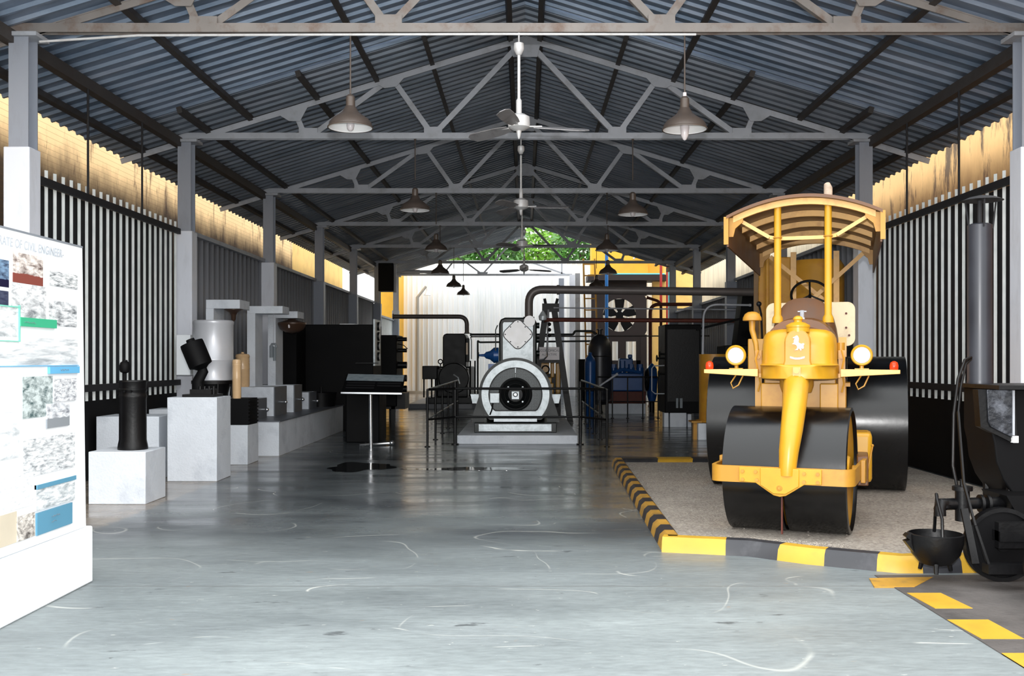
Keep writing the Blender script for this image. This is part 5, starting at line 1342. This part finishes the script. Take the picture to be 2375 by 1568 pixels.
# rampant horse badge and ribbon
hp = [(-.018, .055), (-.035, .048), (-.04, .04), (-.022, .04), (-.03, .02), (-.03, .0), (-.045, -.012), (-.026, -.014), (-.008, -.022), (.0, -.04), (-.008, -.058), (-.022, -.066), (.004, -.064), (.012, -.048), (.022, -.058), (.03, -.072), (.036, -.06), (.034, -.048), (.05, -.056), (.056, -.04), (.052, -.028), (.06, -.012), (.05, -.004), (.038, -.01), (.02, -.006), (.01, .004), (.012, .02), (.014, .035), (.008, .052), (.0, .062), (-.01, .064)]
wz = lambda b: 3.577 - (b - 1.55) * .06
g = H(); g.prism([(a, b) for a, b in hp], lambda a, b, q: (BU + a, wz(1.745 + b) + q, 1.745 + b), 0, .005); rp(g, 'horse_badge', M['badge'], label='white rearing horse badge')
g = H(); rb = [(-.062 + .124 * k / 12, -.012 * sin(pi * k / 12)) for k in range(13)]
g.prism(rb + [(a, b - .016) for a, b in reversed(rb)], lambda a, b, q: (BU + a, wz(1.625) + q, 1.625 + b), 0, .004); rp(g, 'ribbon_badge', M['badge'], label='white ribbon badge with small lettering')
tx = text('lettering', 'INVICTA', .017, M['ink'], RT, (BU, -(wz(1.61) + .006), 1.61 - .06), (pi / 2, 0, 0), .0006)
# hood rising behind the nose
def archsec(hw_, zt, zb_, n=18, e=2.8):
    return [(BU + hw_ * (abs(cos(pi * k / n)) ** (2 / e)) * (1 if cos(pi * k / n) > 0 else -1), zb_ + (zt - zb_) * (abs(sin(pi * k / n)) ** (2 / e))) for k in range(n + 1)]
g = H(); g.rings([[(u, w_, z) for u, z in archsec(hw_, zt, 1.42)] for w_, hw_, zt in ((3.3, .325, 1.84), (3.12, .34, 1.9), (3.1, .355, 1.97), (2.7, .365, 2.0), (1.9, .37, 2.02))]); rp(g, 'hood', M['brown'], ang=40)
g = H(); g.rings([[(u, w_, z) for u, z in archsec(hw_, zt, 1.42)] for w_, hw_, zt in ((2.3, .36, 2.0), (2.2, .34, 2.22), (1.75, .34, 2.24))]); rp(g, 'cowl', M['brown'], ang=40)
g = H(); g.box(BU - .04, BU + .04, 3.0, 3.06, 1.965, 1.985); g.cyl((BU + .01, 2.9, 1.98), (BU + .01, 2.9, 2.06), .02, n=8); g.bar((BU - .03, 2.9, 2.05), (BU + .05, 2.9, 2.05), .01, .01); rp(g, 'hood_catch', M['steel'])
# cream wing panels of the dashboard
poly = rsq(.455, .232, .08)
g = H(); g.prism([(.095 + a, 1.97 + b) for a, b in poly], lambda a, b, q: (a, q, b), 1.6, 1.64); rp(g, 'dash_panel', M['cream'], bevel=.004, label='cream rounded dashboard panel')
for u, z in ((.46, 2.08), (.49, 1.85), (.46, 1.93)):
    g = H(); g.cyl((u, 1.64, z), (u, 1.655, z), .012, n=8); rp(g, 'screw', M['rust_pipe'])
# chassis and side plates
g = H(); g.box(-.26, .38, .4, 3.15, 1.05, 1.43); g.box(-.36, .46, -.7, 1.6, .9, 1.3); rp(g, 'chassis', M['ochre'], bevel=.01)
for u0, u1 in ((-.28, -.08), (.24, .4)):
    g = H(); g.box(u0, u1, 2.9, 3.25, 1.12, 1.38); rp(g, 'side_plate', M['ochre'], bevel=.01)
g = H(); g.box(-.6, .7, 2.2, 2.62, .42, .9); rp(g, 'water_tank', M['yellow'], bevel=.04, label='yellow water tank behind the front drum')
g = H(); g.box(.4, .62, 2.62, 2.63, .55, .72); rp(g, 'tank_plate', M['ochre'])
g = H(); g.cyl((.45, 2.4, .9), (.45, 2.4, .94), .05, n=14); rp(g, 'tank_cap', M['brown'])
g = H(); g.box(.56, .66, 2.65, 3.1, .45, .72); rp(g, 'side_bracket', M['brown'], bevel=.01)
g = H(); g.tube([(.7, 2.75, .78), (.66, 3.0, .62), (.64, 3.1, .5)], [.008, .01, .012], 8); g.sphere((.7, 2.75, .79), .014, 10); rp(g, 'scraper_lever', M['ochre'])
# lamp bar
g = H(); g.prism([(-.79, 1.505), (-.79, 1.47), (-.3, 1.44), (-.3, 1.51)], lambda a, b, q: (a, q, b), 3.24, 3.33); g.prism([(.42, 1.44), (.92, 1.47), (.92, 1.505), (.42, 1.51)], lambda a, b, q: (a, q, b), 3.24, 3.33); g.box(-.3, .42, 3.2, 3.24, 1.43, 1.47); rp(g, 'lamp_bar', M['ochre_light'], bevel=.004)
for u in (-.5, .6):
    g = H(); c = (u, 3.3, 1.635); g.lathe([(.0, -.12), (.05, -.115), (.08, -.08), (.088, -.03), (.092, 0), (.094, .02), (.086, .034), (.074, .03), (.073, .018)], c, (0, 1, 0), 32, cap=False); g.cyl((u, 3.26, 1.5), (u, 3.26, 1.56), .018, n=10); g.box(u - .06, u + .06, 3.24, 3.32, 1.51, 1.517); hl = rp(g, 'headlamp', M['yellow'])
    g = H(); g.lathe([(.074, .02), (.07, .03), (.045, .042), (.0, .046)], c, (0, 1, 0), 32, cap=False); rp(g, 'lens', M['glass_white'], hl, label='clear headlamp glass')
    g = H(); g.tube([(u, 3.26, 1.46), (u - .05, 3.27, 1.38), (u - .03, 3.28, 1.33), (u + .02, 3.28, 1.36), (u + .06, 3.26, 1.45)], .007, 6); rp(g, 'lamp_cable', M['ochre'], hl)
for u in (-.745, .87):
    g = H(); g.lathe([(.03, 1.505), (.037, 1.515), (.037, 1.545), (.03, 1.57), (.01, 1.582), (0, 1.583)], (u, 3.28, 0), n=18); rp(g, 'indicator_lamp', M['red_lens'], label='small red indicator lamp')
for s, u in ((-1, -.31), (1, .43)):
    g = H(); g.box(u - .03, u + .03, 3.1, 3.16, 1.1, 1.68); g.cyl((u, 3.16, 1.62), (u, 3.19, 1.62), .02, n=8); g.tube([(u, 3.18, 1.68), (u + .02 * s, 3.22, 1.6), (u, 3.22, 1.5), (u + .02, 3.2, 1.38), (u, 3.2, 1.3)], .01, 6); rp(g, 'side_stay', M['ochre'])
g = H(); g.cyl((.42, 3.1, 1.85 - .1), (.42, 3.1, 1.6), .035, n=12); g.box(.4, .47, 3.0, 3.1, 1.62, 1.8); rp(g, 'horn_unit', M['ochre'])
# air intake mushroom
g = H(); g.lathe([(.0, 2.06), (.04, 2.055), (.07, 2.035), (.088, 2.0), (.09, 1.975), (.085, 1.97), (.03, 1.975)], (-.4, 2.8, 0), n=28); g.tube([(-.4, 2.8, 1.97), (-.4, 2.8, 1.88), (-.36, 2.85, 1.75), (-.34, 2.9, 1.6)], [.032, .028, .024, .022], 14); rp(g, 'air_intake', M['ochre'])
g = H(); g.box(-.46, -.3, 2.2, 2.6, 1.45, 1.8); rp(g, 'battery_case', M['ochre'], bevel=.01)
# canopy
CU, CH = .07, .70
def crown(u, top=3.15, edge=2.98): return top - (top - edge) * ((u - CU) / CH) ** 2
us = [CU - CH - .02 + (2 * CH + .04) * k / 24 for k in range(25)]
g = H(); g.rings([[(u, w_, crown(u) + .03) for u in us] + [(u, w_, crown(u)) for u in reversed(us)] for w_ in (2.78, -.85)]); cp = rp(g, 'canopy_roof', M['brown'], label='curved brown canopy sheet')
for w_ in (2.7, 1.85, 1.0, .15, -.75):
    g = H(); g.rings([[(u, q, crown(u) - .002) for u in us[1:-1]] + [(u, q, crown(u) - .062) for u in reversed(us[1:-1])] for q in (w_ - .02, w_ + .02)]); rp(g, 'canopy_rib', M['ochre_light'], cp)
for s in (-1, 1):
    u0 = CU + s * (CH - .0)
    g = H(); x0, x1 = sorted((u0, u0 + s * .018)); g.box(x0, x1, -.85, 2.75, 2.7, 2.98); rp(g, 'side_valance', M['brown'], cp)
    g = H(); x0, x1 = sorted((u0 - s * .0, u0 + s * .045)); g.box(x0, x1, 2.75, 2.775, 2.72, 2.99); rp(g, 'end_strip', M['ochre'], cp)
    for w_ in (2.7, -.75):
        g = H(); g.prism([(u0 - s * .14, crown(u0) + .03), (u0, crown(u0)), (u0, 2.8), (u0 - s * .04, 2.8), (u0 - s * .06, 2.88), (u0 - s * .13, 2.94)], lambda a, b, q: (a, q, b), w_ - .015, w_ + .015); rp(g, 'corner_bracket', M['ochre'], cp)
uL, uR = -.17, .30
for u, zt in ((uL, 3.13), (uR, 3.13)):
    g = H(); g.lathe([(.055, 1.95), (.05, 2.0), (.034, 2.03), (.034, zt)], (u, 2.66, 0), n=22); rp(g, 'canopy_post', M['yellow'])
g = H(); g.cyl((uR, 2.66, 3.1), (uR, 2.66, 3.24), .034, .04, n=20); g.tube([(uR, 2.66, 3.12), (uR - .0, 2.66, 3.24), (uR - .01, 2.64, 3.28)], [.04, .04, .03], 16); rp(g, 'exhaust_tip', M['exh'], label='pale exhaust tip above the canopy')
g = H(); pts = [(CU - CH + .12, 2.66, 2.95), (uL - .08, 2.64, 2.79), (uL, 2.62, 2.775), (uR, 2.62, 2.775), (uR + .08, 2.64, 2.79), (CU + CH - .12, 2.66, 2.95)]
for a, b_ in zip(pts, pts[1:]): g.bar(a, b_, .035, .035, up=(0, 1, 0))
rp(g, 'front_brace', M['ochre_light'])
for u in (uL, uR):
    g = H(); g.torus((u, 2.66, 2.78), .036, .008, n=20); rp(g, 'post_clamp', M['ochre'])
for u in (-.2, .33):
    g = H(); g.bar((u, -.7, 1.0), (u, -.7, 2.98), .07, .05, up=(0, 1, 0)); rp(g, 'rear_post', M['ochre_light'])
for a, b_ in (((CU - CH + .14, -.66, 2.93), (.36, -.66, 2.2)), ((CU + CH - .12, -.62, 2.93), (-.2, -.62, 2.15))):
    g = H(); g.bar(a, b_, .05, .02, up=(0, 1, 0)); rp(g, 'diagonal_brace', M['ochre_light'])
# steering wheel, column, seat
g = H(); g.torus((.08, 1.25, 2.3), .2, .014, (0, -.75, .66), 40); g.bar((.08, 1.25, 2.3), (.08, 1.55, 2.1), .03, .03)
for a in (90, 210, 330):
    v_ = Vector((cos(R(a)), .66 * sin(R(a)), .75 * sin(R(a)))) * .2; g.bar((.08, 1.25, 2.3), Vector((.08, 1.25, 2.3)) + v_, .02, .012)
rp(g, 'steering_wheel', M['black_iron'])
g = H(); g.box(-.35, .5, -.9, 1.2, 1.3, 1.34); rp(g, 'platform', M['ochre']); g = H(); g.box(-.1, .3, -.3, .15, 1.6, 1.7); g.box(-.1, .3, -.35, -.28, 1.7, 2.0); g.cyl((.1, -.1, 1.34), (.1, -.1, 1.6), .04, n=10); rp(g, 'seat', M['black_matt'], bevel=.02)
g = H(); g.cyl((-1.1, 0, .85), (1.1, 0, .85), .06, n=16); rp(g, 'rear_axle', M['ochre'])
g = H(); g.tube([(-.42, 1.3, 1.6), (-.44, 1.3, 2.1), (-.46, 1.35, 2.2)], .012, 8); g.sphere((-.46, 1.35, 2.21), .03, 10); rp(g, 'control_lever', M['black_iron'])

# ================================================================ black tar boiler on the right
o = (3.9, 7.6, 0)
T = tag(empty('tar_boiler', o), 'black iron tar boiler on wheels with a tall chimney at the right edge', 'boiler')
B = lambda: G(o)
CX = 3.53
g = B(); g.lathe([(.093, 1.40), (.096, 1.42), (.092, 1.44), (.09, 2.0), (.09, 2.64), (.07, 2.65)], (CX, 7.8, 0), n=32); g.obj('chimney', M['chimney'], T)
g = B(); g.cyl((CX, 7.8, 2.64), (CX + .0, 7.8, 2.84), .018, n=10)
g.lathe([(.155, 2.83), (.1, 2.855), (.03, 2.87), (0, 2.875)], (CX + .02, 7.8, 0), n=28); g.lathe([(.155, 2.83), (.1, 2.85), (.03, 2.865)], (CX + .02, 7.8, 0), n=28, cap=False)
for a in (.3, 2.4, 4.4): g.bar((CX + .02 + .1 * cos(a), 7.8 + .1 * sin(a), 2.62), (CX + .02 + .13 * cos(a), 7.8 + .13 * sin(a), 2.84), .012, .006)
g.obj('rain_cap', M['rail_dark'], T)
g = B(); g.prism([(3.42, 1.41), (4.75, 1.41), (4.75, 1.38), (3.42, 1.38)], lambda a, b, q: (a, q, b), 7.25, 7.97); g.obj('top_deck', M['black_iron'], T)
U = [(3.46, 1.38), (3.46, 1.06)] + [(3.98 - .5 * cos(R(a)), .98 - .55 * sin(R(a))) for a in (0, 15, 30, 45, 60, 75, 90, 105, 120, 140, 160, 180)] + [(4.5, 1.38)]
g = B(); g.prism(U, lambda a, b, q: (a, q, b), 7.45, 7.93); g.obj('kettle_body', M['black_matt'], T, bevel=.01)
fd = [(3.385, 1.38), (3.62, 1.38), (3.625, 1.045), (3.60, 1.0), (3.41, 1.09), (3.385, 1.15)]
g = B(); g.prism([(3.40, 1.375), (3.585, 1.375), (3.60, 1.04), (3.59, 1.02), (3.43, 1.1), (3.41, 1.14)], lambda a, b, q: (a, q, b), 7.395, 7.41); g.obj('fire_door', M['door_iron'], T, bevel=.004)
g = B(); g.prism([(3.34, 1.375), (3.61, 1.375), (3.63, 1.03), (3.58, .99), (3.36, 1.1)], lambda a, b, q: (a, q, b), 7.41, 7.5); g.obj('door_frame', M['black_iron'], T)
g = B(); g.box(3.585, 3.625, 7.38, 7.42, .985, 1.035); g.obj('door_latch', M['silver_bright'], T)
g = B(); g.box(3.585, 3.6, 7.385, 7.40, 1.04, 1.37); g.obj('hinge_strip', M['steel'], T)
# lower axle housing and wheels
g = B(); g.prism([(3.45, .62), (4.5, .62), (4.5, .48), (3.7, .44), (3.52, .5)], lambda a, b, q: (a, q, b), 7.2, 7.6); g.obj('drain_sump', M['black_matt'], T)
g = B(); g.box(3.30, 4.6, 6.98, 7.1, .33, .40); g.box(3.30, 3.9, 7.0, 7.06, .28, .46); g.obj('axle', M['black_iron'], T)
def wheel(c, r, wd, ax=(0, 1, 0), sp=6):
    g = B(); g.lathe([(r - .03, -wd / 2), (r, -wd / 2), (r, wd / 2), (r - .03, wd / 2), (r - .03, -wd / 2)], c, ax, 48, cap=False); wl = g.obj('wheel', M['black_iron'], T)
    g = B(); g.lathe([(.05, -wd * .6), (.05, wd * .6)], c, ax, 18)
    g.lathe([(r - .03, -.012), (.05, -.02), (.05, .02), (r - .03, .012)], c, ax, 40, cap=False)
    g.obj('wheel_disc', M['black_matt'], wl)
wheel((3.42, 7.22, .27), .265, .07); wheel((3.52, 6.6, .24), .235, .07); wheel((4.6, 8.6, .27), .265, .07)
g = B(); g.bar((3.42, 7.22, .27), (3.9, 7.5, .6), .05, .05); g.bar((3.52, 6.6, .24), (3.9, 7.3, .6), .05, .05); g.bar((4.6, 8.6, .27), (4.3, 8.5, .6), .05, .05); g.obj('axle_stay', M['black_iron'], T)
# handle bars and supports
for x_, y_ in ((3.62, 7.5), (4.4, 7.5), (3.62, 7.88), (4.4, 7.88)):
    g = B(); g.cyl((x_, y_, 0), (x_, y_, .75), .03, n=8); g.cyl((x_, y_, 0), (x_, y_, .02), .06, n=10); g.obj('leg', M['black_iron'], T)
g = B(); g.box(3.5, 3.58, 6.5, 7.6, .3, .36); g.box(4.5, 4.58, 7.0, 8.7, .3, .36); g.box(3.5, 4.6, 7.5, 7.56, .3, .36); g.obj('wheel_frame', M['black_iron'], T)
g = B(); g.tube([at(2252, 829, 7.6), at(2238, 835, 7.55), at(2222, 880, 7.45), at(2212, 960, 7.4), at(2210, 1080, 7.35), at(2220, 1130, 7.35)], .012, 8); g.tube([at(2252, 833, 7.6), at(2240, 845, 7.55), at(2228, 900, 7.45), at(2222, 960, 7.4)], .01, 8); g.obj('lift_rod', M['black_iron'], T)
g = B(); g.bar(at(2222, 955, 7.3), at(2235, 1120, 7.15), .014, .02); g.bar(at(2235, 1120, 7.15), at(2262, 1220, 7.0), .014, .02); g.bar(at(2262, 1220, 7.0), at(2293, 1312, 6.95), .016, .03); g.obj('draw_bar', M['black_iron'], T)
g = B(); g.bar(at(2236, 1180, 7.2), at(2262, 1308, 7.05), .05, .02); g.obj('prop_stay', M['black_iron'], T)
g = B(); p = at(2285, 1312, 6.95); g.box(p.x, p.x + .35, 6.9, 7.0, p.z - .05, p.z + .015); g.obj('foot_plate', M['black_iron'], T)
# tap
zt = at(2200, 1170, 7.25).z
x0 = at(2182, 1170, 7.25).x
g = B(); g.cyl((x0, 7.25, zt), (3.75, 7.4, zt), .042, n=18); g.cyl((x0 + .02, 7.25, zt), (x0 + .02, 7.25, zt - .02), .05, n=16)
g.cyl((x0 + .16, 7.26, zt - .12), (x0 + .16, 7.26, zt + .1), .05, n=18); g.cyl((x0 + .16, 7.26, zt + .1), (x0 + .16, 7.26, zt + .13), .07, n=16); g.cyl((x0 + .16, 7.26, zt + .13), (x0 + .16, 7.26, zt + .18), .018, n=8)
for k in range(2): g.cyl((x0 + .3 + k * .05, 7.3, zt), (x0 + .32 + k * .05, 7.3, zt), .065, n=16)
g.tube([(x0 + .03, 7.25, zt), (x0 - .0, 7.24, zt + .005), (x0 - .02, 7.22, zt - .03), (x0 - .02, 7.21, zt - .08)], [.045, .045, .042, .04], 14)
g.obj('drain_tap', M['black_iron'], T)
# cauldron
c = at(2170, 1236, 7.2)
ZR = c.z; o2 = (c.x, 7.2, at(2168, 1325, 7.2).z)
K = tag(empty('cauldron', o2), 'black spouted iron cauldron with stub legs hanging from the boiler tap', 'cauldron')
g = G(o2); g.lathe([(.18, ZR), (.192, ZR - .005), (.188, ZR - .07), (.165, ZR - .15), (.11, ZR - .215), (.04, ZR - .235), (0, ZR - .237)], (c.x, 7.2, 0), n=40, cap=False); g.lathe([(.18, ZR), (.175, ZR - .07), (.15, ZR - .15), (.09, ZR - .205), (0, ZR - .22)], (c.x, 7.2, 0), n=40, cap=False); g.obj('bowl', M['black_iron'], K)
g = G(o2); g.prism([(-.17, ZR), (-.205, ZR + .0), (-.225, ZR - .02), (-.195, ZR - .045), (-.228, ZR - .055), (-.17, ZR - .13), (-.12, ZR - .1)], lambda a, b, q: (c.x + a, 7.2 + q, b), -.035, .035); g.obj('spout', M['black_iron'], K)
for a in (250, 10, 130):
    p_ = Vector((c.x + .1 * cos(R(a)), 7.2 + .1 * sin(R(a)), 0)); g = G(o2); g.cyl((p_.x, p_.y, ZR - .2), (p_.x + .02 * cos(R(a)), p_.y + .02 * sin(R(a)), o2[2] - .0), .02, .014, n=10); g.obj('leg', M['black_iron'], K)
g = G(o2); z1 = zt + .02
g.tube([(c.x - .02, 7.03, ZR - .02), (c.x - .015, 7.05, ZR + .12), (c.x - .01, 7.15, z1 + .03), (c.x + .005, 7.2, z1 + .06), (c.x + .03, 7.25, z1 + .04), (c.x + .055, 7.34, ZR + .12), (c.x + .06, 7.37, ZR - .02)], .012, 8); g.obj('bail_handle', M['black_iron'], K)
